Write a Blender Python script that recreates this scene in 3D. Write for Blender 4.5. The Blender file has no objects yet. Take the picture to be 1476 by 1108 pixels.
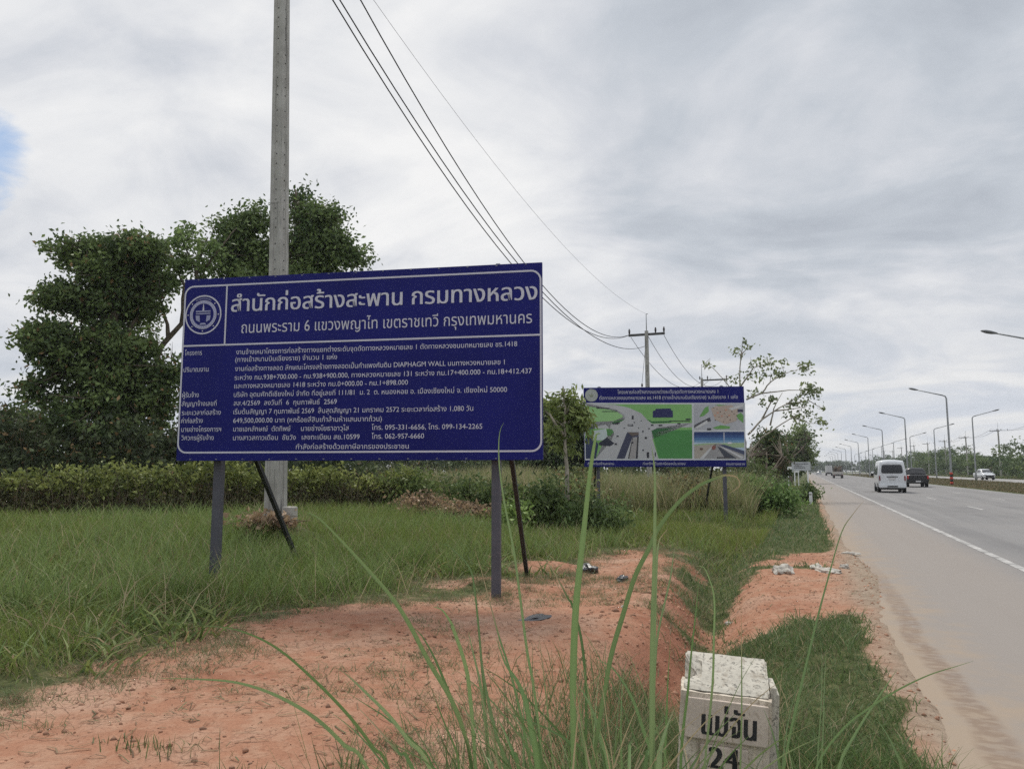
import bpy, bmesh, math, random
import numpy as np
from mathutils import Vector, Matrix

scene = bpy.context.scene
COL = scene.collection
R = math.radians

# ------------------------------------------------------------------ camera
cam = bpy.data.cameras.new('camera')
cam.sensor_width = 36.0
cam.lens = 36.0 * 1090.0 / 1476.0
cam.clip_start = 0.05
cam.clip_end = 4000
cam_o = bpy.data.objects.new('camera', cam)
COL.objects.link(cam_o)
cam_o.location = (0, 0, 1.55)
cam_o.rotation_euler = (R(90 + 6.49), 0, R(21.08))
scene.camera = cam_o

# ------------------------------------------------------------------ sky, sun, exposure
SUN_EL, SUN_AZ = 58.0, -32.0          # azimuth from +Y towards +X
world = bpy.data.worlds.new('World')
scene.world = world
world.use_nodes = True
wt = world.node_tree
wt.nodes.clear()
def N(t, kind, **kw):
    n = t.nodes.new(kind)
    for k, v in kw.items():
        setattr(n, k, v)
    return n
def L(t, a, b): t.links.new(a, b)
def ramp(t, fac, stops, interp='EASE'):
    r = N(t, 'ShaderNodeValToRGB'); r.color_ramp.interpolation = interp
    e = r.color_ramp.elements
    while len(e) < len(stops): e.new(0.5)
    for k, (p, c) in enumerate(stops):
        e[k].position = p; e[k].color = (c[0], c[1], c[2], 1) if not isinstance(c, (int, float)) else (c, c, c, 1)
    L(t, fac, r.inputs[0]); return r.outputs[0]
def math_n(t, op, a, b=None, c=None, clamp=False):
    n = N(t, 'ShaderNodeMath', operation=op); n.use_clamp = clamp
    for i, v in enumerate((a, b, c)):
        if v is None: continue
        if isinstance(v, (int, float)): n.inputs[i].default_value = v
        else: L(t, v, n.inputs[i])
    return n.outputs[0]
def mixc(t, fac, a, b, blend='MIX'):
    n = N(t, 'ShaderNodeMix', data_type='RGBA', blend_type=blend)
    for i, v in ((0, fac), (6, a), (7, b)):
        if isinstance(v, (int, float)): n.inputs[i].default_value = v
        elif isinstance(v, tuple): n.inputs[i].default_value = (v[0], v[1], v[2], 1)
        else: L(t, v, n.inputs[i])
    return n.outputs[2]
def noise(t, vec, scale, detail=4, rough=.55, dist=0.0):
    n = N(t, 'ShaderNodeTexNoise'); n.inputs['Scale'].default_value = scale
    n.inputs['Detail'].default_value = detail; n.inputs['Roughness'].default_value = rough
    n.inputs['Distortion'].default_value = dist
    if vec is not None: L(t, vec, n.inputs['Vector'])
    return n.outputs[0]

sky = N(wt, 'ShaderNodeTexSky', sky_type='NISHITA')
sky.sun_disc = False
sky.sun_elevation = R(SUN_EL); sky.sun_rotation = R(SUN_AZ)
tc = N(wt, 'ShaderNodeTexCoord')
sep = N(wt, 'ShaderNodeSeparateXYZ'); L(wt, tc.outputs['Generated'], sep.inputs[0])
zc = math_n(wt, 'MAXIMUM', sep.outputs[2], 0.0)
zz = math_n(wt, 'ADD', zc, 0.30)
px_ = math_n(wt, 'DIVIDE', sep.outputs[0], zz)
py_ = math_n(wt, 'DIVIDE', sep.outputs[1], zz)
cmb = N(wt, 'ShaderNodeCombineXYZ'); L(wt, px_, cmb.inputs[0]); L(wt, py_, cmb.inputs[1])
CP = cmb.outputs[0]
rot = N(wt, 'ShaderNodeMapping'); L(wt, CP, rot.inputs[0])
rot.inputs['Rotation'].default_value = (0, 0, R(-35)); rot.inputs['Scale'].default_value = (0.95, 1.25, 1)
rot.inputs['Location'].default_value = (3.1, 7.7, 0.0)
n_big = noise(wt, rot.outputs[0], 0.75, 3, .5, .3)
n_mid = noise(wt, rot.outputs[0], 2.3, 8, .55, .8)
n_fin = noise(wt, CP, 7.0, 6, .6, .5)
def lobe(d, inner, outer):
    """soft 0..1 mask round a direction of the sky"""
    d = Vector(d).normalized()
    vm = N(wt, 'ShaderNodeVectorMath', operation='DOT_PRODUCT')
    L(wt, tc.outputs['Generated'], vm.inputs[0]); vm.inputs[1].default_value = d
    mr = N(wt, 'ShaderNodeMapRange'); mr.clamp = True; mr.interpolation_type = 'SMOOTHERSTEP'
    L(wt, vm.outputs['Value'], mr.inputs[0])
    mr.inputs[1].default_value = math.cos(R(outer)); mr.inputs[2].default_value = math.cos(R(inner))
    return mr.outputs[0]
dens = math_n(wt, 'ADD', math_n(wt, 'MULTIPLY', n_big, 0.62), math_n(wt, 'MULTIPLY', n_mid, 0.62))
dens = math_n(wt, 'MULTIPLY_ADD', math_n(wt, 'SUBTRACT', dens, 0.70), 1.35, 0.50)
dens = math_n(wt, 'ADD', dens, math_n(wt, 'MULTIPLY', n_fin, 0.22))
glow_sun = lobe((-0.62, 0.60, 0.50), 2, 44)      # the thinner, brighter cloud round the hidden sun
grey_r = lobe((0.10, 0.93, 0.33), 1, 25)          # the thicker bank over the road
bright = math_n(wt, 'MULTIPLY_ADD', glow_sun, 0.12, dens)
bright = math_n(wt, 'MULTIPLY_ADD', grey_r, -0.07, bright)
cloud = ramp(wt, bright, [(0.26, (4.0, 4.33, 4.85)), (0.42, (4.95, 5.3, 5.8)), (0.54, (6.0, 6.2, 6.6)), (0.66, (7.1, 7.2, 7.4)), (0.82, (8.1, 8.1, 8.1))], 'LINEAR')
cloud_n = cloud.node
hz = ramp(wt, sep.outputs[2], [(0.0, 1.0), (0.24, 0.0)])
warm = mixc(wt, ramp(wt, n_mid, [(0.40, 0.0), (0.60, 1.0)]), (5.9, 6.25, 6.9), (7.7, 7.65, 7.5))
cloud = mixc(wt, math_n(wt, 'MULTIPLY', hz, 0.75), cloud, warm)
zen = ramp(wt, sep.outputs[2], [(0.55, 1.0), (0.9, 1.75)])   # an overcast sky is brightest overhead
cloud = mixc(wt, 1.0, cloud, zen, 'MULTIPLY')
lb = lobe((-0.812, 0.500, 0.322), 0.0, 5.0)
hole = math_n(wt, 'MULTIPLY_ADD', noise(wt, CP, 5.5, 8, .66, .8), 1.0, math_n(wt, 'MULTIPLY', lb, 0.42))
hole = math_n(wt, 'MULTIPLY', ramp(wt, hole, [(0.66, 0.0), (0.98, 0.85)]), ramp(wt, lb, [(0.0, 0.0), (0.35, 1.0)]))
blue = mixc(wt, 0.62, sky.outputs[0], (3.0, 4.6, 7.2))
skyc = mixc(wt, hole, cloud, blue)
bg = N(wt, 'ShaderNodeBackground'); bg.inputs['Strength'].default_value = 0.1
L(wt, skyc, bg.inputs['Color'])
wo = N(wt, 'ShaderNodeOutputWorld'); L(wt, bg.outputs[0], wo.inputs['Surface'])

sun = bpy.data.lights.new('sun', 'SUN')
sun.energy = 2.0; sun.angle = R(14); sun.color = (1.0, 0.95, 0.86)
sun_o = bpy.data.objects.new('sun', sun); COL.objects.link(sun_o)
sd = Vector((math.sin(R(SUN_AZ)) * math.cos(R(SUN_EL)), math.cos(R(SUN_AZ)) * math.cos(R(SUN_EL)), math.sin(R(SUN_EL))))
sun_o.rotation_euler = sd.to_track_quat('Z', 'Y').to_euler()
sun_o.location = (0, 0, 40)

scene.view_settings.view_transform = 'Standard'
scene.view_settings.look = 'None'
scene.view_settings.exposure = 0.16
scene.view_settings.gamma = 1.0
try:
    scene.cycles.max_bounces = 6; scene.cycles.diffuse_bounces = 3; scene.cycles.transparent_max_bounces = 8
    scene.cycles.volume_bounces = 0
    scene.cycles.use_denoising = False; scene.cycles.denoiser = 'OPENIMAGEDENOISE'; scene.cycles.denoising_input_passes = 'RGB_ALBEDO_NORMAL'
except Exception:
    pass

# ------------------------------------------------------------------ helpers: objects and meshes
def tag(o, label=None, cat=None, group=None, kind=None):
    if label: o['label'] = label
    if cat: o['category'] = cat
    if group: o['group'] = group
    if kind: o['kind'] = kind
    return o
def empty(name, loc, rz=0.0, label=None, cat=None, group=None):
    o = bpy.data.objects.new(name, None); COL.objects.link(o)
    o.location = loc; o.rotation_euler = (0, 0, rz); o.empty_display_size = 0.2
    return tag(o, label, cat, group)
def np_mesh(name, V, F, mats, parent=None, tint=None, smooth=False, midx=None):
    """quads only: V (n,3), F (m,4)"""
    V = np.asarray(V, np.float32); F = np.asarray(F, np.int32)
    me = bpy.data.meshes.new(name)
    k = F.shape[1]
    me.vertices.add(len(V)); me.vertices.foreach_set('co', V.ravel())
    me.loops.add(F.size); me.loops.foreach_set('vertex_index', F.ravel())
    me.polygons.add(len(F)); me.polygons.foreach_set('loop_start', np.arange(0, F.size, k, dtype=np.int32))
    if midx is not None: me.polygons.foreach_set('material_index', np.asarray(midx, np.int32))
    me.update(calc_edges=True)
    if smooth: me.polygons.foreach_set('use_smooth', np.ones(len(F), bool))
    if tint is not None:
        a = me.attributes.new('tint', 'FLOAT_COLOR', 'POINT')
        c = np.ones((len(V), 4), np.float32); c[:, :tint.shape[1]] = tint
        a.data.foreach_set('color', c.ravel())
    for m in (mats if isinstance(mats, (list, tuple)) else [mats]): me.materials.append(m)
    o = bpy.data.objects.new(name, me); COL.objects.link(o)
    if parent: o.parent = parent
    return o

class MB:
    """collects shapes; build() links them as ONE mesh object"""
    def __init__(s): s.v = []; s.f = []; s.m = []; s.sm = []
    def add(s, V, F, m=0, smooth=False):
        b = len(s.v); s.v += [tuple(p) for p in V]
        for q in F: s.f.append(tuple(i + b for i in q)); s.m.append(m); s.sm.append(smooth)
    def box(s, c, d, m=0, rz=0.0, bev=0.0, taper=(1, 1)):
        bm = bmesh.new(); bmesh.ops.create_cube(bm, size=1)
        for v in bm.verts:
            k = v.co.z + .5
            v.co = Vector((v.co.x * d[0] * (1 + (taper[0] - 1) * k), v.co.y * d[1] * (1 + (taper[1] - 1) * k), v.co.z * d[2]))
        if bev: bmesh.ops.bevel(bm, geom=bm.edges[:], offset=bev, segments=2, affect='EDGES', profile=.6)
        bmesh.ops.transform(bm, matrix=Matrix.Translation(c) @ Matrix.Rotation(rz, 4, 'Z'), verts=bm.verts)
        s.bm(bm, m)
    def bm(s, bm, m=0, smooth=False):
        bm.verts.index_update()
        s.add([v.co[:] for v in bm.verts], [[v.index for v in f.verts] for f in bm.faces], m, smooth); bm.free()
    def bar(s, a, b, w, d=None, m=0, up=(0, 0, 1)):
        """square bar from a to b"""
        a = Vector(a); b = Vector(b); d = d or w
        t = (b - a).normalized(); u = Vector(up)
        if abs(t.dot(u)) > .98: u = Vector((0, 1, 0))
        x = t.cross(u).normalized(); y = x.cross(t).normalized()
        V = []
        for p in (a, b):
            for i, j in ((-1, -1), (1, -1), (1, 1), (-1, 1)): V.append(p + x * i * w / 2 + y * j * d / 2)
        s.add(V, [(0, 1, 2, 3), (7, 6, 5, 4), (0, 4, 5, 1), (1, 5, 6, 2), (2, 6, 7, 3), (3, 7, 4, 0)], m)
    def tube(s, P, r, n=8, m=0, cap=True):
        """tube along points P, r a number or list"""
        P = [Vector(p) for p in P]; k = len(P)
        rr = [r] * k if isinstance(r, (int, float)) else list(r)
        V = []; F = []; u = None
        for i, p in enumerate(P):
            t = (P[min(i + 1, k - 1)] - P[max(i - 1, 0)])
            t = t.normalized() if t.length > 1e-9 else Vector((0, 0, 1))
            if u is None:
                u = Vector((1, 0, 0)) if abs(t.x) < .9 else Vector((0, 1, 0))
            u = (u - t * u.dot(t)).normalized(); w = t.cross(u)
            for j in range(n):
                a = 2 * math.pi * j / n
                V.append(p + (u * math.cos(a) + w * math.sin(a)) * rr[i])
        for i in range(k - 1):
            for j in range(n):
                F.append((i * n + j, i * n + (j + 1) % n, (i + 1) * n + (j + 1) % n, (i + 1) * n + j))
        if cap: F.append(tuple(range(n - 1, -1, -1))); F.append(tuple((k - 1) * n + j for j in range(n)))
        s.add(V, F, m, True)
    def cyl(s, c, r, h, axis='Z', n=20, m=0, r2=None):
        c = Vector(c); a = {'X': Vector((1, 0, 0)), 'Y': Vector((0, 1, 0)), 'Z': Vector((0, 0, 1))}[axis]
        s.tube([c - a * h / 2, c + a * h / 2], [r, r if r2 is None else r2], n, m)
    def poly(s, pts, m=0): s.add(pts, [tuple(range(len(pts)))], m)
    def prism(s, pts, vec, m=0):
        """flat outline pts pushed along vec"""
        n = len(pts); vec = Vector(vec); P = [Vector(p) for p in pts]
        F = [tuple(range(n - 1, -1, -1)), tuple(range(n, 2 * n))]
        F += [(i, (i + 1) % n, n + (i + 1) % n, n + i) for i in range(n)]
        s.add(P + [p + vec for p in P], F, m)
    def lathe(s, prof, c=(0, 0, 0), n=24, m=0):
        V = []; F = []
        for r, z in prof:
            for j in range(n):
                a = 2 * math.pi * j / n; V.append((c[0] + r * math.cos(a), c[1] + r * math.sin(a), c[2] + z))
        for i in range(len(prof) - 1):
            for j in range(n): F.append((i * n + j, i * n + (j + 1) % n, (i + 1) * n + (j + 1) % n, (i + 1) * n + j))
        s.add(V, F, m, True)
    def loft(s, rings, m=0, cap=True, smooth=True):
        n = len(rings[0]); V = [p for r_ in rings for p in r_]; F = []
        for i in range(len(rings) - 1):
            for j in range(n): F.append((i * n + j, i * n + (j + 1) % n, (i + 1) * n + (j + 1) % n, (i + 1) * n + j))
        s.add(V, F, m, smooth)
        if cap:
            s.add(rings[0], [tuple(range(n - 1, -1, -1))], m); s.add(rings[-1], [tuple(range(n))], m)
    def build(s, name, mats, parent=None, recalc=True):
        me = bpy.data.meshes.new(name); me.from_pydata(s.v, [], s.f)
        me.polygons.foreach_set('material_index', np.array(s.m, np.int32))
        me.polygons.foreach_set('use_smooth', np.array(s.sm, bool))
        for m in (mats if isinstance(mats, (list, tuple)) else [mats]): me.materials.append(m)
        if recalc:
            bm = bmesh.new(); bm.from_mesh(me); bmesh.ops.recalc_face_normals(bm, faces=bm.faces[:]); bm.to_mesh(me); bm.free()
        me.update()
        o = bpy.data.objects.new(name, me); COL.objects.link(o)
        if parent: o.parent = parent
        return o
def copy_tree(o, parent=None):
    c = o.copy(); COL.objects.link(c)
    if parent: c.parent = parent
    for ch in list(o.children): copy_tree(ch, c)
    return c

# ------------------------------------------------------------------ helpers: materials
def lin(c):
    return tuple(((x / 255.) / 12.92 if x / 255. <= .04045 else ((x / 255. + .055) / 1.055) ** 2.4) for x in c)
def mat(name, col, rough=.7, var=.12, scale=4.0, bump=0.0, bscale=40.0, metal=0.0, spec=.4, emit=None):
    m = bpy.data.materials.new(name); m.use_nodes = True; t = m.node_tree
    b = t.nodes['Principled BSDF']
    b.inputs['Roughness'].default_value = rough; b.inputs['Metallic'].default_value = metal
    b.inputs['Specular IOR Level'].default_value = spec
    g = N(t, 'ShaderNodeNewGeometry') if False else N(t, 'ShaderNodeTexCoord')
    nf = noise(t, g.outputs['Object'], scale, 6, .6)
    lo = tuple(c * (1 - var) for c in col); hi = tuple(min(1, c * (1 + var)) for c in col)
    L(t, ramp(t, nf, [(0.3, lo), (0.7, hi)]), b.inputs['Base Color'])
    if bump:
        bn = N(t, 'ShaderNodeBump'); bn.inputs['Strength'].default_value = bump; bn.inputs['Distance'].default_value = .01
        L(t, noise(t, g.outputs['Object'], bscale, 6, .6), bn.inputs['Height']); L(t, bn.outputs[0], b.inputs['Normal'])
    return m
def leaf_mat(name, trans=.3, rough=.55):
    m = bpy.data.materials.new(name); m.use_nodes = True; t = m.node_tree
    b = t.nodes['Principled BSDF']; b.inputs['Roughness'].default_value = rough
    b.inputs['Specular IOR Level'].default_value = .3
    a = N(t, 'ShaderNodeAttribute', attribute_name='tint')
    L(t, a.outputs['Color'], b.inputs['Base Color'])
    tr = N(t, 'ShaderNodeBsdfTranslucent'); L(t, a.outputs['Color'], tr.inputs['Color'])
    mx = N(t, 'ShaderNodeMixShader'); mx.inputs[0].default_value = trans
    L(t, b.outputs[0], mx.inputs[1]); L(t, tr.outputs[0], mx.inputs[2])
    L(t, mx.outputs[0], t.nodes['Material Output'].inputs['Surface'])
    return m
M_LEAF = leaf_mat('leaf', .3); M_GRASS = leaf_mat('grass_blade', .35, .6)
M_BARK = mat('bark', (.16, .13, .10), .9, .35, 9, .6, 30)
M_BARK_PALE = mat('pale_bark', (.30, .27, .22), .9, .3, 6, .4, 30)
M_STEM = mat('stem', (.10, .08, .05), .9, .3, 8)
M_STEEL_PAINT = mat('grey_painted_steel', (.085, .085, .105), .55, .12, 3, .05, 60)
M_STEEL_DARK = mat('dark_steel', (.03, .03, .035), .5, .2, 6)
M_GALV = mat('galvanised_steel', (.30, .31, .32), .45, .12, 2, metal=.5)
M_CONC = mat('weathered_concrete', (.33, .32, .29), .9, .22, 5, .3, 60)
M_BLACK = mat('black_rubber', (.02, .02, .02), .7, .3, 8)
M_CERAMIC = mat('dark_ceramic', (.035, .025, .025), .3, .2, 8)
M_CABLE = mat('cable_black', (.035, .035, .04), .6, .1, 2)
M_WHITE_PAINT = mat('white_paint', (.72, .73, .74), .35, .05, 2)
M_GLASS_DARK = mat('dark_glass', (.012, .014, .018), .08, .2, 2, spec=.6)
M_RED = mat('red_lens', (.42, .03, .03), .25, .2, 6)
M_CHROME = mat('bright_metal', (.6, .6, .62), .25, .1, 4, metal=.8)
SIGN_TEXT = [
 ('สำนักก่อสร้างสะพาน กรมทางหลวง',0.692,4.737,1.939,'T'),
 ('ถนนพระราม 6 แขวงพญาไท เขตราชเทวี กรุงเทพมหานคร',0.847,4.674,1.651,'S'),
 ('โครงการ',0.031,0.289,1.379,'B'),
 ('ปริมาณงาน',0.024,0.394,1.159,'B'),
 ('ผู้รับจ้าง',0.023,0.272,0.825,'B'),
 ('สัญญาจ้างเลขที่',0.022,0.531,0.710,'B'),
 ('ระยะเวลาก่อสร้าง',0.028,0.596,0.593,'B'),
 ('ค่าก่อสร้าง',0.026,0.345,0.489,'B'),
 ('นายช่างโครงการฯ',0.032,0.610,0.376,'B'),
 ('วิศวกรผู้รับจ้าง',0.038,0.512,0.267,'B'),
 ('งานจ้างเหมาโครงการก่อสร้างทางแยกต่างระดับจุดตัดทางหลวงหมายเลข 1 ตัดทางหลวงชนบทหมายเลข ชร.1418',0.786,4.491,1.372,'B'),
 ('(ทางเข้าสนามบินเชียงราย) จำนวน 1 แห่ง',0.779,2.179,1.274,'B'),
 ('งานก่อสร้างทางลอด ลักษณะโครงสร้างทางลอดเป็นกำแพงกันดิน DIAPHAGM WALL บนทางหวงหมายเลข 1',0.781,4.338,1.154,'B'),
 ('ระหว่าง กม.938+700.000 - กม.938+900.000, ทางหลวงหมายเลข 131 ระหว่าง กม.17+400.000 - กม.18+412.437',0.779,4.670,1.038,'B'),
 ('และทางหลวงหมายเลข 1418 ระหว่าง กม.0+000.00 - กม.1+898.000',0.780,3.119,0.931,'B'),
 ('บริษัท อุดมศักดิ์เชียงใหม่ จำกัด ที่อยู่เลขที่ 111/81  ม. 2  ต. หนองหอย อ. เมืองเชียงใหม่ จ. เชียงใหม่ 50000',0.778,4.366,0.818,'B'),
 ('สส.4/2569  ลงวันที่  6  กุมภาพันธ์  2569',0.783,2.192,0.707,'B'),
 ('เริ่มต้นสัญญา 7 กุมภาพันธ์ 2569  สิ้นสุดสัญญา 21 มกราคม 2572 ระยะเวลาก่อสร้าง 1,080 วัน',0.784,3.949,0.596,'B'),
 ('649,500,000.00 บาท (หกร้อยสี่สิบเก้าล้านห้าแสนบาทถ้วน)',0.786,2.789,0.484,'B'),
 ('นายเอกลักษณ์  ตัดทิพย์',0.791,1.579,0.374,'B'),
 ('นายช่างโยธาอาวุโส',1.721,2.359,0.373,'B'),
 ('โทร. 095-331-6656, โทร. 099-134-2265',2.659,4.063,0.377,'B'),
 ('นางสาวสกาวเดือน  ชัยวัง',0.792,1.654,0.262,'B'),
 ('เลขทะเบียน สย.10599',1.736,2.504,0.264,'B'),
 ('โทร. 062-957-6660',2.661,3.334,0.267,'B'),
 ('กำลังก่อสร้างด้วยภาษีอากรของประชาชน',1.659,3.142,0.143,'B'),
]
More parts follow.
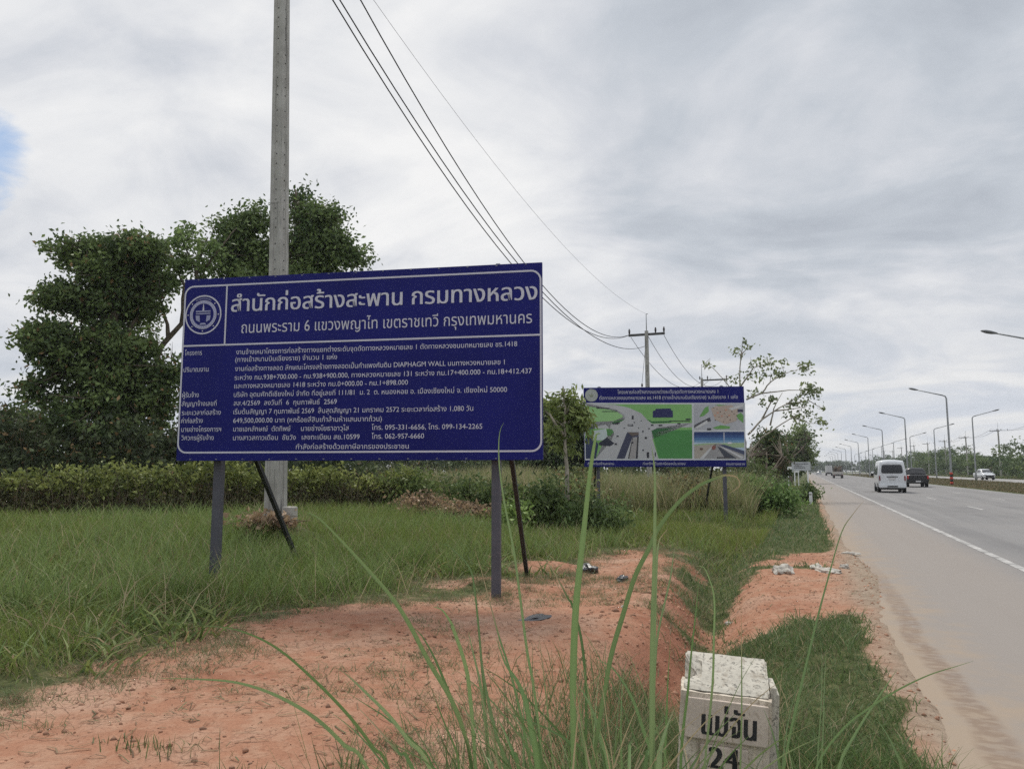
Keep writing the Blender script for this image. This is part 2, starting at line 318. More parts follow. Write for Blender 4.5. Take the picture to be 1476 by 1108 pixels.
PLAN_SHAPES = [
 (1,(205, 208, 215),[(0.01,1.94),(4.81,1.90),(4.77,0.20),(0.02,0.20)]),
 (2,(128, 190, 100),[(0.04,1.90),(3.24,1.87),(3.21,0.25),(0.05,0.25)]),
 (2,(180, 182, 190),[(3.30,1.88),(4.77,1.87),(4.75,1.09),(3.29,1.10)]),
 (2,(176, 200, 222),[(3.29,1.04),(4.75,1.04),(4.73,0.25),(3.27,0.25)]),
 (3,(188, 188, 192),[(0.04,1.92),(0.95,1.87),(1.36,1.78),(1.73,1.61),(1.93,1.38),(2.05,1.29),(3.23,1.31),(3.23,1.18),(2.21,1.17),(2.03,1.08),(2.05,0.83),(2.21,0.25),(0.35,0.25),(0.82,0.79),(0.91,1.00),(0.78,1.15),(0.05,1.16),(0.05,1.30),(0.95,1.32),(1.24,1.42),(1.24,1.55),(0.99,1.72),(0.41,1.82),(0.04,1.85)]),
 (3,(70, 150, 70),[(2.04,1.04),(2.21,1.10),(3.23,1.10),(3.21,0.25),(2.23,0.25)]),
 (4,(45, 110, 60),[(2.02,1.08),(2.21,1.15),(2.78,1.16),(2.46,1.10),(2.21,1.04),(2.09,0.92)]),
 (4,(45, 110, 60),[(1.89,1.43),(2.05,1.36),(2.62,1.37),(2.62,1.33),(2.05,1.31)]),
 (4,(60, 120, 60),[(0.82,1.32),(0.99,1.39),(1.19,1.43),(1.20,1.40),(1.03,1.32)]),
 (4,(150, 205, 125),[(0.04,1.84),(0.41,1.79),(0.95,1.69),(1.17,1.55),(1.17,1.49),(0.91,1.38),(0.05,1.35)]),
 (4,(62, 66, 95),[(1.30,1.04),(1.64,1.04),(1.64,0.90),(1.45,0.88),(1.21,0.25),(0.97,0.25)]),
 (5,(165, 160, 160),[(1.45,0.87),(1.63,0.88),(1.52,0.25),(1.33,0.25)]),
 (5,(60, 60, 70),[(1.31,0.25),(1.45,0.87),(1.47,0.87),(1.35,0.25)]),
 (5,(60, 60, 70),[(1.60,0.90),(1.64,0.90),(1.60,0.25),(1.54,0.25)]),
 (5,(110, 95, 90),[(1.31,1.04),(1.64,1.03),(1.64,0.96),(1.44,0.92)]),
 (4,(45, 58, 98),[(0.05,0.86),(0.27,0.99),(0.43,0.67),(0.35,0.25),(0.05,0.25)]),
 (5,(45, 50, 70),[(0.43,0.71),(0.69,0.88),(0.91,0.71),(0.78,0.62),(0.47,0.65)]),
 (5,(190, 205, 205),[(0.26,1.08),(0.67,1.15),(0.71,0.92),(0.58,0.80),(0.28,0.79)]),
 (5,(95, 160, 85),[(0.05,1.11),(0.27,1.14),(0.26,1.01),(0.05,0.99)]),
 (5,(80, 145, 75),[(0.70,1.13),(0.84,1.14),(0.90,1.04),(0.78,0.92),(0.69,0.96)]),
 (4,(70, 75, 110),[(0.05,1.21),(0.33,1.23),(0.33,1.15),(0.05,1.13)]),
 (5,(32, 36, 100),[(2.08,1.68),(2.16,1.69),(2.17,1.74),(2.61,1.75),(2.62,1.69),(2.67,1.68),(2.67,1.48),(2.07,1.48)]),
 (6,(52, 54, 66),[(1.45,1.54),(1.50,1.54),(1.50,1.43),(1.44,1.43)]),
 (6,(52, 54, 66),[(1.32,1.28),(1.48,1.28),(1.48,1.22),(1.32,1.23)]),
 (6,(52, 54, 66),[(0.98,0.94),(1.04,0.94),(1.04,0.90),(0.98,0.90)]),
 (6,(52, 54, 66),[(0.92,0.71),(0.99,0.71),(0.99,0.66),(0.92,0.66)]),
 (6,(52, 54, 66),[(1.82,0.90),(1.89,0.89),(1.89,0.84),(1.82,0.84)]),
 (6,(52, 54, 66),[(1.75,1.09),(1.79,1.09),(1.79,1.04),(1.75,1.04)]),
 (6,(52, 54, 66),[(1.43,0.75),(1.48,0.75),(1.48,0.70),(1.43,0.70)]),
 (6,(52, 54, 66),[(1.74,0.52),(1.79,0.52),(1.79,0.48),(1.74,0.48)]),
 (6,(52, 54, 66),[(1.87,0.44),(1.94,0.44),(1.94,0.27),(1.87,0.27)]),
 (6,(52, 54, 66),[(0.86,1.32),(1.03,1.32),(1.03,1.28),(0.86,1.28)]),
 (6,(52, 54, 66),[(2.01,1.27),(2.09,1.27),(2.09,1.23),(2.01,1.23)]),
 (6,(52, 54, 66),[(2.24,1.26),(2.35,1.26),(2.35,1.22),(2.24,1.22)]),
 (6,(52, 54, 66),[(2.80,1.31),(2.89,1.31),(2.89,1.27),(2.80,1.27)]),
 (6,(52, 54, 66),[(0.38,1.81),(0.48,1.81),(0.48,1.77),(0.38,1.77)]),
 (6,(52, 54, 66),[(0.41,1.78),(0.78,1.78),(0.78,1.75),(0.41,1.76)]),
 (6,(52, 54, 66),[(0.55,1.68),(1.01,1.68),(1.01,1.66),(0.55,1.66)]),
 (6,(52, 54, 66),[(3.05,1.44),(3.19,1.44),(3.19,1.40),(3.05,1.40)]),
 (6,(52, 54, 66),[(2.56,1.38),(3.17,1.38),(3.17,1.36),(2.56,1.36)]),
 (6,(52, 54, 66),[(2.11,0.44),(2.14,0.44),(2.14,0.31),(2.11,0.31)]),
 (6,(52, 54, 66),[(1.50,1.35),(1.54,1.35),(1.54,1.32),(1.50,1.32)]),
 (6,(52, 54, 66),[(1.63,1.18),(1.66,1.18),(1.66,1.15),(1.63,1.15)]),
 (6,(52, 54, 66),[(1.19,1.18),(1.24,1.18),(1.24,1.16),(1.19,1.16)]),
 (6,(52, 54, 66),[(1.71,1.39),(1.74,1.39),(1.74,1.37),(1.71,1.37)]),
 (6,(52, 54, 66),[(1.93,1.16),(1.97,1.16),(1.97,1.13),(1.93,1.13)]),
 (6,(52, 54, 66),[(0.98,1.34),(1.08,1.34),(1.08,1.30),(0.98,1.30)]),
 (6,(215, 215, 220),[(1.34,1.27),(1.45,1.27),(1.45,1.25),(1.34,1.25)]),
 (3,(105, 170, 80),[(3.45,1.49),(3.62,1.76),(3.73,1.82),(3.74,1.65),(3.57,1.51)]),
 (3,(105, 170, 80),[(4.53,1.53),(4.68,1.61),(4.75,1.52),(4.74,1.30),(4.61,1.40)]),
 (3,(105, 170, 80),[(3.83,1.16),(4.07,1.24),(4.35,1.20),(4.33,1.13),(3.95,1.12)]),
 (3,(120, 175, 95),[(3.92,1.86),(4.28,1.84),(4.04,1.81)]),
 (3,(190, 170, 155),[(3.80,1.74),(3.92,1.80),(4.40,1.84),(4.62,1.71),(4.53,1.36),(4.19,1.26),(3.91,1.41)]),
 (4,(205, 205, 208),[(3.29,1.18),(3.67,1.47),(3.79,1.43),(3.77,1.34),(3.39,1.14)]),
 (4,(90, 90, 100),[(3.29,1.24),(3.67,1.44),(3.71,1.41),(3.29,1.16)]),
 (4,(205, 205, 208),[(4.32,1.74),(4.75,1.87),(4.75,1.79),(4.42,1.68)]),
 (5,(70, 70, 80),[(3.67,1.44),(3.77,1.47),(3.79,1.36),(3.69,1.33)]),
 (5,(60, 60, 70),[(3.67,1.15),(3.79,1.15),(3.79,1.09),(3.67,1.09)]),
 (5,(60, 60, 90),[(4.58,1.71),(4.74,1.71),(4.74,1.63),(4.58,1.63)]),
 (5,(110, 85, 80),[(3.86,1.77),(3.90,1.77),(3.89,1.75),(3.86,1.75)]),
 (5,(110, 85, 80),[(3.96,1.73),(3.99,1.73),(3.99,1.71),(3.96,1.71)]),
 (5,(110, 85, 80),[(4.06,1.66),(4.09,1.66),(4.09,1.63),(4.06,1.63)]),
 (5,(110, 85, 80),[(4.18,1.60),(4.21,1.60),(4.21,1.58),(4.18,1.58)]),
 (5,(110, 85, 80),[(4.26,1.50),(4.29,1.50),(4.29,1.47),(4.26,1.47)]),
 (5,(110, 85, 80),[(4.02,1.50),(4.05,1.50),(4.05,1.48),(4.02,1.48)]),
 (5,(110, 85, 80),[(4.34,1.41),(4.37,1.41),(4.37,1.38),(4.34,1.38)]),
 (5,(110, 85, 80),[(4.46,1.58),(4.49,1.58),(4.49,1.56),(4.46,1.56)]),
 (5,(110, 85, 80),[(3.91,1.41),(3.94,1.41),(3.94,1.38),(3.90,1.38)]),
 (5,(110, 85, 80),[(4.14,1.35),(4.17,1.35),(4.17,1.33),(4.14,1.33)]),
 (5,(110, 85, 80),[(4.40,1.66),(4.43,1.66),(4.43,1.63),(4.40,1.63)]),
 (5,(110, 85, 80),[(4.54,1.42),(4.57,1.42),(4.57,1.40),(4.54,1.40)]),
 (5,(215, 150, 120),[(3.89,1.55),(3.94,1.55),(3.94,1.51),(3.89,1.51)]),
 (5,(215, 150, 120),[(4.09,1.53),(4.14,1.53),(4.14,1.49),(4.09,1.49)]),
 (5,(215, 150, 120),[(4.21,1.72),(4.27,1.72),(4.27,1.67),(4.21,1.67)]),
 (5,(215, 150, 120),[(4.31,1.55),(4.36,1.55),(4.36,1.51),(4.31,1.51)]),
 (5,(215, 150, 120),[(3.97,1.63),(4.03,1.63),(4.02,1.59),(3.97,1.59)]),
 (3,(20, 58, 120),[(3.29,1.04),(4.75,1.04),(4.75,0.94),(3.28,0.94)]),
 (3,(34, 82, 148),[(3.28,0.94),(4.75,0.94),(4.75,0.86),(3.28,0.87)]),
 (3,(62, 118, 175),[(3.28,0.87),(4.75,0.86),(4.75,0.79),(3.28,0.79)]),
 (3,(110, 160, 200),[(3.28,0.79),(4.75,0.79),(4.74,0.72),(3.28,0.73)]),
 (3,(160, 190, 140),[(3.28,0.67),(3.66,0.70),(4.74,0.71),(4.74,0.57),(3.28,0.58)]),
 (4,(178, 168, 155),[(3.28,0.62),(3.90,0.68),(3.94,0.66),(3.49,0.25),(3.27,0.25)]),
 (4,(160, 158, 160),[(3.90,0.68),(4.06,0.69),(4.74,0.41),(4.73,0.25),(3.45,0.25)]),
 (5,(205, 205, 208),[(3.82,0.64),(3.87,0.64),(3.55,0.25),(3.43,0.25)]),
 (5,(70, 80, 115),[(4.00,0.64),(4.16,0.66),(4.74,0.47),(4.74,0.35)]),
 (5,(70, 75, 90),[(3.96,0.60),(4.04,0.58),(4.51,0.25),(4.17,0.25)]),
 (6,(205, 205, 210),[(4.01,0.62),(4.06,0.61),(4.73,0.28),(4.63,0.25)]),
 (6,(150, 85, 75),[(3.78,0.58),(3.84,0.64),(3.91,0.62),(3.90,0.53),(3.82,0.50)]),
 (6,(110, 80, 70),[(3.44,0.56),(3.53,0.56),(3.53,0.50),(3.44,0.50)]),
 (6,(80, 75, 80),[(3.93,0.29),(4.29,0.29),(4.29,0.25),(3.93,0.25)]),
 (6,(235, 235, 240),[(4.15,1.01),(4.17,1.01),(4.16,0.70),(4.15,0.70)]),
 (6,(225, 225, 230),[(4.26,0.73),(4.38,0.73),(4.38,0.68),(4.26,0.68)]),
]
BLADES = {
 'A': [
  (0.0160,[(-0.902,2.194,0.000),(-0.921,2.155,0.344),(-0.941,2.115,0.688),(-0.955,2.087,0.801),(-0.980,2.049,0.901),(-1.023,1.995,1.010),(-1.057,1.939,1.121),(-1.088,1.894,1.199),(-1.133,1.834,1.283),(-1.176,1.774,1.360),(-1.213,1.720,1.423),(-1.237,1.694,1.441)]),
  (0.0140,[(-0.928,2.180,0.000),(-0.930,2.148,0.355),(-0.931,2.117,0.710),(-0.932,2.072,0.933),(-0.940,2.049,1.015),(-0.959,2.018,1.104),(-0.961,2.014,1.115),(-0.981,1.994,1.155),(-1.004,1.979,1.166)]),
  (0.0100,[(-0.843,2.140,0.000),(-0.893,2.126,0.355),(-0.942,2.112,0.710),(-0.980,2.102,0.834),(-1.023,2.100,0.927),(-1.062,2.102,0.998),(-1.105,2.103,1.056),(-1.134,2.102,1.076)]),
  (0.0120,[(-0.940,2.082,0.000),(-1.027,2.009,0.363),(-1.114,1.936,0.727),(-1.146,1.909,0.787),(-1.193,1.857,0.881),(-1.254,1.782,0.987),(-1.318,1.694,1.088),(-1.380,1.613,1.144),(-1.435,1.543,1.164)]),
  (0.0110,[(-0.837,2.002,0.000),(-0.974,1.913,0.383),(-1.112,1.824,0.766),(-1.163,1.791,0.830),(-1.225,1.745,0.906),(-1.307,1.687,0.970),(-1.387,1.629,1.009),(-1.469,1.571,1.024),(-1.538,1.520,1.032)]),
  (0.0080,[(-0.743,2.255,0.000),(-0.779,2.266,0.324),(-0.816,2.276,0.648),(-0.867,2.291,0.848),(-0.905,2.311,0.942),(-0.941,2.330,1.013),(-0.983,2.359,1.103),(-1.038,2.400,1.221),(-1.074,2.423,1.285)]),
  (0.0080,[(-0.912,2.202,0.000),(-0.925,2.215,0.324),(-0.938,2.229,0.648),(-0.956,2.247,0.840),(-0.978,2.271,0.945),(-1.000,2.298,1.040),(-1.033,2.337,1.162),(-1.058,2.357,1.223),(-1.101,2.367,1.264),(-1.152,2.375,1.296),(-1.185,2.378,1.301)]),
  (0.0140,[(-0.759,2.081,0.000),(-0.894,2.053,0.354),(-1.030,2.025,0.707),(-1.091,2.012,0.779),(-1.161,2.012,0.844),(-1.235,2.016,0.894),(-1.313,2.024,0.940),(-1.361,2.028,0.959)]),
  (0.0060,[(-0.882,2.238,0.000),(-0.987,2.204,0.324),(-1.092,2.170,0.648),(-1.144,2.153,0.720),(-1.233,2.138,0.787),(-1.328,2.128,0.834),(-1.422,2.122,0.878)]),
  (0.0100,[(-0.644,1.927,0.000),(-0.822,1.897,0.383),(-1.001,1.867,0.766),(-1.040,1.861,0.804),(-1.120,1.869,0.863),(-1.193,1.884,0.905)]),
  (0.0080,[(-0.998,2.305,0.000),(-1.031,2.299,0.305),(-1.063,2.294,0.609),(-1.080,2.291,0.677),(-1.118,2.292,0.747),(-1.162,2.303,0.825),(-1.200,2.315,0.885)]),
  (0.0120,[(-0.908,2.230,0.000),(-0.921,2.230,0.324),(-0.934,2.231,0.648),(-0.947,2.231,0.784),(-0.969,2.240,0.893),(-0.998,2.249,0.982),(-1.019,2.258,1.042)]),
  (0.0120,[(-0.769,2.214,0.000),(-0.818,2.208,0.334),(-0.866,2.201,0.668),(-0.896,2.196,0.761),(-0.934,2.211,0.873),(-0.963,2.235,0.967),(-0.987,2.267,1.064)]),
  (0.0110,[(-0.680,2.144,0.000),(-0.746,2.154,0.344),(-0.813,2.165,0.688),(-0.827,2.167,0.720),(-0.867,2.192,0.775),(-0.908,2.221,0.812)]),
  (0.0070,[(-0.630,1.778,0.000),(-0.736,1.911,0.352),(-0.842,2.044,0.704),(-0.859,2.066,0.731),(-0.886,2.090,0.738),(-0.924,2.117,0.728)]),
 ],
 'B': [
  (0.0090,[(-0.763,2.312,0.000),(-0.773,2.300,0.324),(-0.783,2.289,0.648),(-0.790,2.280,0.761),(-0.806,2.275,0.893),(-0.826,2.273,0.995),(-0.850,2.276,1.155),(-0.873,2.282,1.294),(-0.909,2.289,1.450),(-0.929,2.297,1.561),(-0.935,2.305,1.636),(-0.933,2.313,1.682),(-0.924,2.321,1.707)]),
  (0.0090,[(-0.673,2.300,0.000),(-0.669,2.317,0.324),(-0.665,2.335,0.648),(-0.661,2.350,0.782),(-0.671,2.383,0.902),(-0.697,2.423,1.022),(-0.736,2.455,1.116),(-0.746,2.458,1.126),(-0.777,2.473,1.170),(-0.827,2.494,1.233),(-0.852,2.500,1.250),(-0.873,2.504,1.256)]),
  (0.0200,[(-0.682,2.284,0.000),(-0.673,2.253,0.344),(-0.664,2.222,0.688),(-0.651,2.178,0.910),(-0.639,2.148,1.028),(-0.620,2.110,1.167),(-0.594,2.071,1.301),(-0.574,2.041,1.395),(-0.544,1.993,1.533),(-0.521,1.961,1.620),(-0.512,1.952,1.645),(-0.501,1.952,1.647)]),
  (0.0160,[(-0.669,2.095,0.000),(-0.698,2.090,0.363),(-0.727,2.085,0.727),(-0.746,2.082,0.833),(-0.764,2.087,0.904),(-0.791,2.090,0.957),(-0.827,2.091,1.001),(-0.859,2.100,1.069)]),
  (0.0140,[(-0.670,2.165,0.000),(-0.711,2.176,0.344),(-0.753,2.188,0.688),(-0.776,2.195,0.775),(-0.801,2.216,0.845),(-0.823,2.242,0.906)]),
  (0.0090,[(-0.289,2.426,0.000),(-0.469,2.382,0.338),(-0.648,2.338,0.676),(-0.709,2.323,0.727),(-0.774,2.317,0.758),(-0.865,2.316,0.781),(-0.936,2.319,0.802)]),
  (0.0120,[(-0.601,1.992,0.000),(-0.689,2.029,0.363),(-0.776,2.066,0.727),(-0.796,2.075,0.764),(-0.827,2.101,0.799),(-0.860,2.130,0.824)]),
  (0.0140,[(-0.480,2.255,0.000),(-0.524,2.257,0.344),(-0.568,2.259,0.688),(-0.588,2.260,0.758),(-0.611,2.273,0.820),(-0.642,2.287,0.872),(-0.674,2.299,0.908)]),
 ],
 'C': [
  (0.0140,[(-0.661,2.271,0.000),(-0.636,2.257,0.344),(-0.611,2.242,0.688),(-0.592,2.232,0.805),(-0.570,2.222,0.907),(-0.544,2.209,1.023),(-0.506,2.199,1.138),(-0.467,2.188,1.249),(-0.425,2.184,1.328),(-0.394,2.180,1.390),(-0.336,2.182,1.463),(-0.278,2.188,1.509),(-0.223,2.197,1.533),(-0.205,2.201,1.537),(-0.179,2.207,1.531),(-0.173,2.209,1.508),(-0.198,2.196,1.489)]),
  (0.0170,[(-0.447,2.252,0.000),(-0.439,2.226,0.363),(-0.431,2.199,0.727),(-0.420,2.166,0.937),(-0.408,2.131,1.114),(-0.395,2.098,1.265),(-0.384,2.065,1.402),(-0.375,2.032,1.528),(-0.375,2.015,1.583),(-0.377,2.004,1.617)]),
  (0.0090,[(-0.430,2.178,0.000),(-0.428,2.190,0.363),(-0.427,2.201,0.727),(-0.425,2.214,0.924),(-0.425,2.254,1.107),(-0.425,2.292,1.239),(-0.422,2.321,1.330),(-0.410,2.337,1.358),(-0.397,2.349,1.374)]),
  (0.0090,[(-0.443,2.248,0.000),(-0.440,2.251,0.354),(-0.437,2.253,0.707),(-0.435,2.255,0.854),(-0.431,2.272,0.985),(-0.422,2.291,1.082),(-0.392,2.334,1.225),(-0.383,2.354,1.295),(-0.377,2.363,1.321)]),
  (0.0120,[(-0.350,2.332,0.000),(-0.396,2.320,0.344),(-0.442,2.308,0.688),(-0.469,2.301,0.779),(-0.499,2.304,0.863),(-0.530,2.307,0.918),(-0.572,2.309,0.964),(-0.625,2.309,0.984)]),
  (0.0060,[(-0.536,2.277,0.000),(-0.547,2.326,0.324),(-0.558,2.376,0.648),(-0.568,2.417,0.772),(-0.577,2.482,0.859),(-0.579,2.549,0.930)]),
  (0.0120,[(-0.497,2.013,0.000),(-0.483,2.155,0.344),(-0.470,2.297,0.688),(-0.466,2.335,0.730),(-0.459,2.407,0.758),(-0.444,2.511,0.780)]),
  (0.0160,[(-0.410,1.996,0.000),(-0.402,2.048,0.383),(-0.393,2.101,0.766),(-0.391,2.115,0.811),(-0.381,2.151,0.854),(-0.366,2.204,0.895)]),
  (0.0100,[(-0.119,0.307,0.000),(-0.293,1.190,0.383),(-0.467,2.073,0.766),(-0.488,2.180,0.787),(-0.494,2.276,0.784)]),
 ],
 'D': [
  (0.0110,[(-0.471,2.809,0.000),(-0.457,2.784,0.265),(-0.442,2.758,0.531),(-0.425,2.728,0.674),(-0.402,2.691,0.800),(-0.379,2.638,0.943),(-0.351,2.574,1.093),(-0.338,2.537,1.169),(-0.327,2.501,1.237)]),
  (0.0080,[(-0.414,2.923,0.000),(-0.401,2.911,0.219),(-0.387,2.899,0.438),(-0.366,2.879,0.591),(-0.336,2.841,0.805),(-0.323,2.803,0.968),(-0.314,2.774,1.078),(-0.317,2.753,1.144),(-0.335,2.724,1.210),(-0.350,2.713,1.223),(-0.365,2.704,1.223)]),
  (0.0070,[(-0.284,3.090,0.000),(-0.278,3.072,0.205),(-0.272,3.055,0.409),(-0.255,3.006,0.656),(-0.242,2.938,0.901),(-0.234,2.880,1.073)]),
  (0.0090,[(-0.511,2.761,0.000),(-0.502,2.750,0.265),(-0.493,2.739,0.531),(-0.483,2.726,0.668),(-0.474,2.715,0.787),(-0.466,2.706,0.882),(-0.454,2.698,0.988)]),
 ],
 'E': [
  (0.0100,[(-0.166,2.946,0.000),(-0.140,2.972,0.246),(-0.115,2.997,0.492),(-0.073,3.038,0.670),(-0.035,3.100,0.804),(0.014,3.195,0.968),(0.065,3.298,1.123),(0.128,3.425,1.298),(0.180,3.497,1.372),(0.225,3.554,1.422)]),
  (0.0070,[(-0.174,2.805,0.000),(-0.091,2.809,0.285),(-0.008,2.813,0.570),(0.081,2.817,0.706),(0.172,2.825,0.786),(0.259,2.832,0.848),(0.346,2.837,0.898),(0.417,2.842,0.927),(0.475,2.845,0.951)]),
  (0.0090,[(-0.066,2.777,0.000),(-0.001,2.808,0.285),(0.063,2.840,0.570),(0.110,2.864,0.665),(0.189,2.922,0.775),(0.234,2.960,0.831),(0.266,2.990,0.872)]),
  (0.0070,[(-0.153,3.021,0.000),(-0.138,3.063,0.226),(-0.124,3.106,0.452),(-0.109,3.151,0.558),(-0.089,3.226,0.640),(-0.062,3.314,0.710)]),
  (0.0060,[(-0.007,3.124,0.000),(0.002,3.141,0.226),(0.011,3.158,0.452),(0.021,3.177,0.566),(0.032,3.234,0.702),(0.044,3.300,0.816),(0.052,3.338,0.875)]),
  (0.0060,[(-0.026,3.096,0.000),(-0.015,3.124,0.226),(-0.004,3.152,0.452),(0.021,3.216,0.680),(0.030,3.281,0.806),(0.027,3.327,0.888)]),
  (0.0100,[(0.337,3.011,0.000),(0.302,3.022,0.265),(0.268,3.032,0.531),(0.254,3.036,0.580),(0.232,3.055,0.629),(0.194,3.093,0.684)]),
  (0.0100,[(-0.096,2.847,0.000),(-0.110,2.864,0.265),(-0.124,2.881,0.531),(-0.131,2.889,0.591),(-0.148,2.913,0.651),(-0.175,2.947,0.708)]),
 ],
}
CROWN_VINE = [
 ((-24.59,19.75,9.56),1.02,0.41,3000),
 ((-22.77,20.45,9.56),1.07,0.49,3200),
 ((-23.90,20.12,8.73),1.07,0.54,2600),
 ((-24.93,19.29,7.85),0.81,0.40,2400),
 ((-24.18,20.66,7.78),1.49,0.89,5000),
 ((-22.78,21.15,8.17),0.74,0.99,1400),
 ((-24.81,19.01,6.05),0.99,0.75,3600),
 ((-25.57,18.91,4.46),0.52,0.33,900),
 ((-23.84,20.51,5.64),1.95,1.46,8000),
 ((-24.10,20.65,3.70),2.39,1.66,9000),
 ((-22.46,21.72,4.53),0.74,1.49,2400),
 ((-25.68,18.65,6.24),0.47,0.23,260),
 ((-22.95,20.37,9.61),1.27,0.29,1200),
]
CROWN_LOW = [
 ((-30.24,21.60,3.07),1.02,0.97,4200),
 ((-31.65,21.05,3.07),1.08,0.92,3500),
 ((-28.60,21.21,2.61),0.83,0.94,2600),
]
CROWN_THIN = [
 ((-22.39,22.58,10.99),0.38,0.22,260),
 ((-22.61,22.55,10.48),0.76,0.25,520),
 ((-21.85,22.88,10.23),0.57,0.29,360),
 ((-22.76,22.59,9.73),0.70,0.32,480),
 ((-22.30,22.80,9.47),0.76,0.32,420),
 ((-23.50,22.39,8.97),0.70,0.51,700),
 ((-24.01,22.11,9.73),0.38,0.57,300),
]
CROWN_BUSHY = [
 ((-21.44,25.00,11.82),0.81,0.61,2400),
 ((-22.04,24.86,11.08),0.88,0.74,2600),
 ((-21.30,25.21,10.54),0.88,0.74,2600),
 ((-19.69,25.55,12.82),0.47,0.54,900),
 ((-19.03,25.90,12.02),1.01,0.74,2600),
 ((-19.38,25.87,11.14),1.08,0.81,3200),
 ((-18.31,26.29,11.14),0.81,0.61,1700),
 ((-17.83,26.55,10.54),0.74,0.41,1300),
 ((-18.98,26.14,10.27),1.49,0.47,2600),
 ((-21.89,25.05,10.00),1.08,0.47,1600),
 ((-18.39,26.11,12.35),0.54,0.41,500),
 ((-22.58,24.56,11.82),0.41,0.34,300),
 ((-22.39,24.82,10.27),0.61,0.41,500),
 ((-20.42,25.74,8.93),2.84,1.15,5000),
]
CROWN_DARKBUSH = [
 ((-1.96,46.56,2.77),0.99,0.87,2200),
 ((-1.51,46.85,1.78),0.87,0.76,1900),
 ((-2.53,46.42,2.13),0.76,0.87,1500),
 ((-1.60,46.61,3.46),0.41,0.35,420),
 ((-2.93,46.33,1.55),0.58,0.47,600),
]
CROWN_LIGHTTREE = [
 ((-0.98,98.43,5.07),1.83,1.34,1300),
 ((-0.11,98.88,4.10),1.34,1.46,1200),
 ((-1.50,98.41,3.61),1.46,1.34,1100),
 ((0.07,99.08,3.01),0.85,1.10,600),
 ((-0.48,98.49,6.15),1.10,0.73,260),
 ((-1.57,98.60,1.80),1.34,1.10,900),
]
CROWN_SAPLING = [
 ((-5.44,17.66,3.12),0.27,0.37,420),
 ((-5.60,17.68,2.53),0.34,0.37,420),
 ((-5.15,17.79,3.03),0.24,0.37,360),
 ((-5.06,17.85,2.76),0.24,0.31,300),
 ((-5.81,17.52,3.12),0.19,0.12,90),
 ((-5.45,17.78,2.19),0.27,0.24,160),
 ((-5.31,17.75,2.83),0.37,0.27,300),
]
CROWN_SPARSE = [
 ((-2.69,41.31,8.10),0.24,0.22,34),
 ((-3.06,41.21,7.72),0.31,0.20,40),
 ((-4.62,40.69,7.13),0.22,0.13,22),
 ((-3.38,41.26,6.31),0.27,0.22,36),
 ((-2.22,41.60,7.18),0.44,0.31,60),
 ((-1.55,41.85,7.23),0.44,0.24,70),
 ((-1.84,41.84,6.42),0.31,0.26,50),
 ((-1.07,42.12,6.58),0.33,0.24,56),
 ((-0.89,42.11,7.23),0.22,0.15,26),
 ((0.12,42.53,6.96),0.49,0.31,90),
 ((-2.55,41.54,6.64),0.44,0.33,46),
 ((0.37,42.79,5.66),0.66,0.37,130),
 ((0.68,42.90,5.66),0.38,0.33,60),
 ((-1.43,42.13,5.33),0.28,0.15,40),
 ((-0.47,42.53,5.12),0.33,0.26,60),
 ((-0.29,42.68,4.46),0.66,0.33,120),
 ((0.72,43.11,4.14),0.39,0.24,60),
 ((0.95,43.11,4.79),0.20,0.28,24),
 ((-2.00,41.95,5.06),0.24,0.15,24),
 ((0.14,42.79,4.90),0.44,0.22,50),
 ((-2.38,41.73,5.66),0.26,0.15,30),
]
LIMBS_SPARSE = [[(-2.81,41.98,2.18),(-2.66,41.99,2.62),(-2.39,42.06,2.89),(-2.07,42.14,3.27)],[(-2.81,41.98,2.18),(-2.90,41.85,3.05),(-3.19,41.55,4.57),(-3.50,41.27,5.88),(-3.78,41.11,6.29),(-4.37,40.80,6.96),(-4.72,40.64,7.18)],[(-2.76,41.85,3.43),(-2.03,42.03,4.25),(-1.40,42.22,4.68),(-0.78,42.42,5.06),(-0.04,42.64,5.55),(0.68,42.90,5.66)],[(-2.76,41.63,5.28),(-1.98,41.89,5.61),(-0.65,42.38,5.77),(0.37,42.78,5.77)],[(-1.98,41.89,5.61),(-1.55,41.98,6.20),(-0.81,42.21,6.64),(0.01,42.50,6.91)],[(-3.19,41.55,4.57),(-3.07,41.44,5.88),(-2.96,41.28,7.51),(-2.78,41.23,8.48)],[(-2.96,41.28,7.51),(-2.54,41.37,8.10)],[(-3.07,41.44,5.88),(-2.33,41.59,6.96),(-1.50,41.87,7.23)],[(-2.03,42.03,4.25),(-1.48,42.13,5.23),(-1.27,42.19,5.39)],[(-2.18,42.10,3.22),(-1.34,42.35,3.81),(-0.50,42.61,4.36),(0.30,42.96,4.03),(0.81,43.16,4.03)],[(-0.78,42.42,5.06),(-0.26,42.61,5.12),(0.35,42.83,5.23),(0.95,43.11,4.79)],[(-1.40,42.22,4.68),(-0.48,42.56,4.79),(0.19,42.81,4.90)],[(-1.64,42.22,3.92),(-1.45,42.19,4.79),(-0.96,42.28,5.66)]]
LIMBS_THIN = [[(-23.94,23.11,1.68),(-23.78,22.62,6.24),(-22.86,22.84,7.33),(-22.12,22.97,8.63),(-21.89,22.95,9.56)],[(-22.12,22.97,8.63),(-22.23,22.81,9.56),(-22.46,22.68,9.97),(-22.72,22.50,10.60)],[(-22.23,22.81,9.56),(-21.95,22.82,10.39),(-21.74,22.86,10.75)],[(-23.78,22.62,6.24),(-24.13,22.37,7.17),(-24.48,22.12,8.11)],[(-23.37,22.72,6.76),(-23.43,22.59,7.59),(-23.68,22.37,8.63)],[(-21.89,22.95,9.56),(-21.17,23.11,10.49),(-20.66,23.23,11.11)],[(-22.86,22.84,7.33),(-22.70,22.72,8.83),(-23.22,22.34,10.28)]]
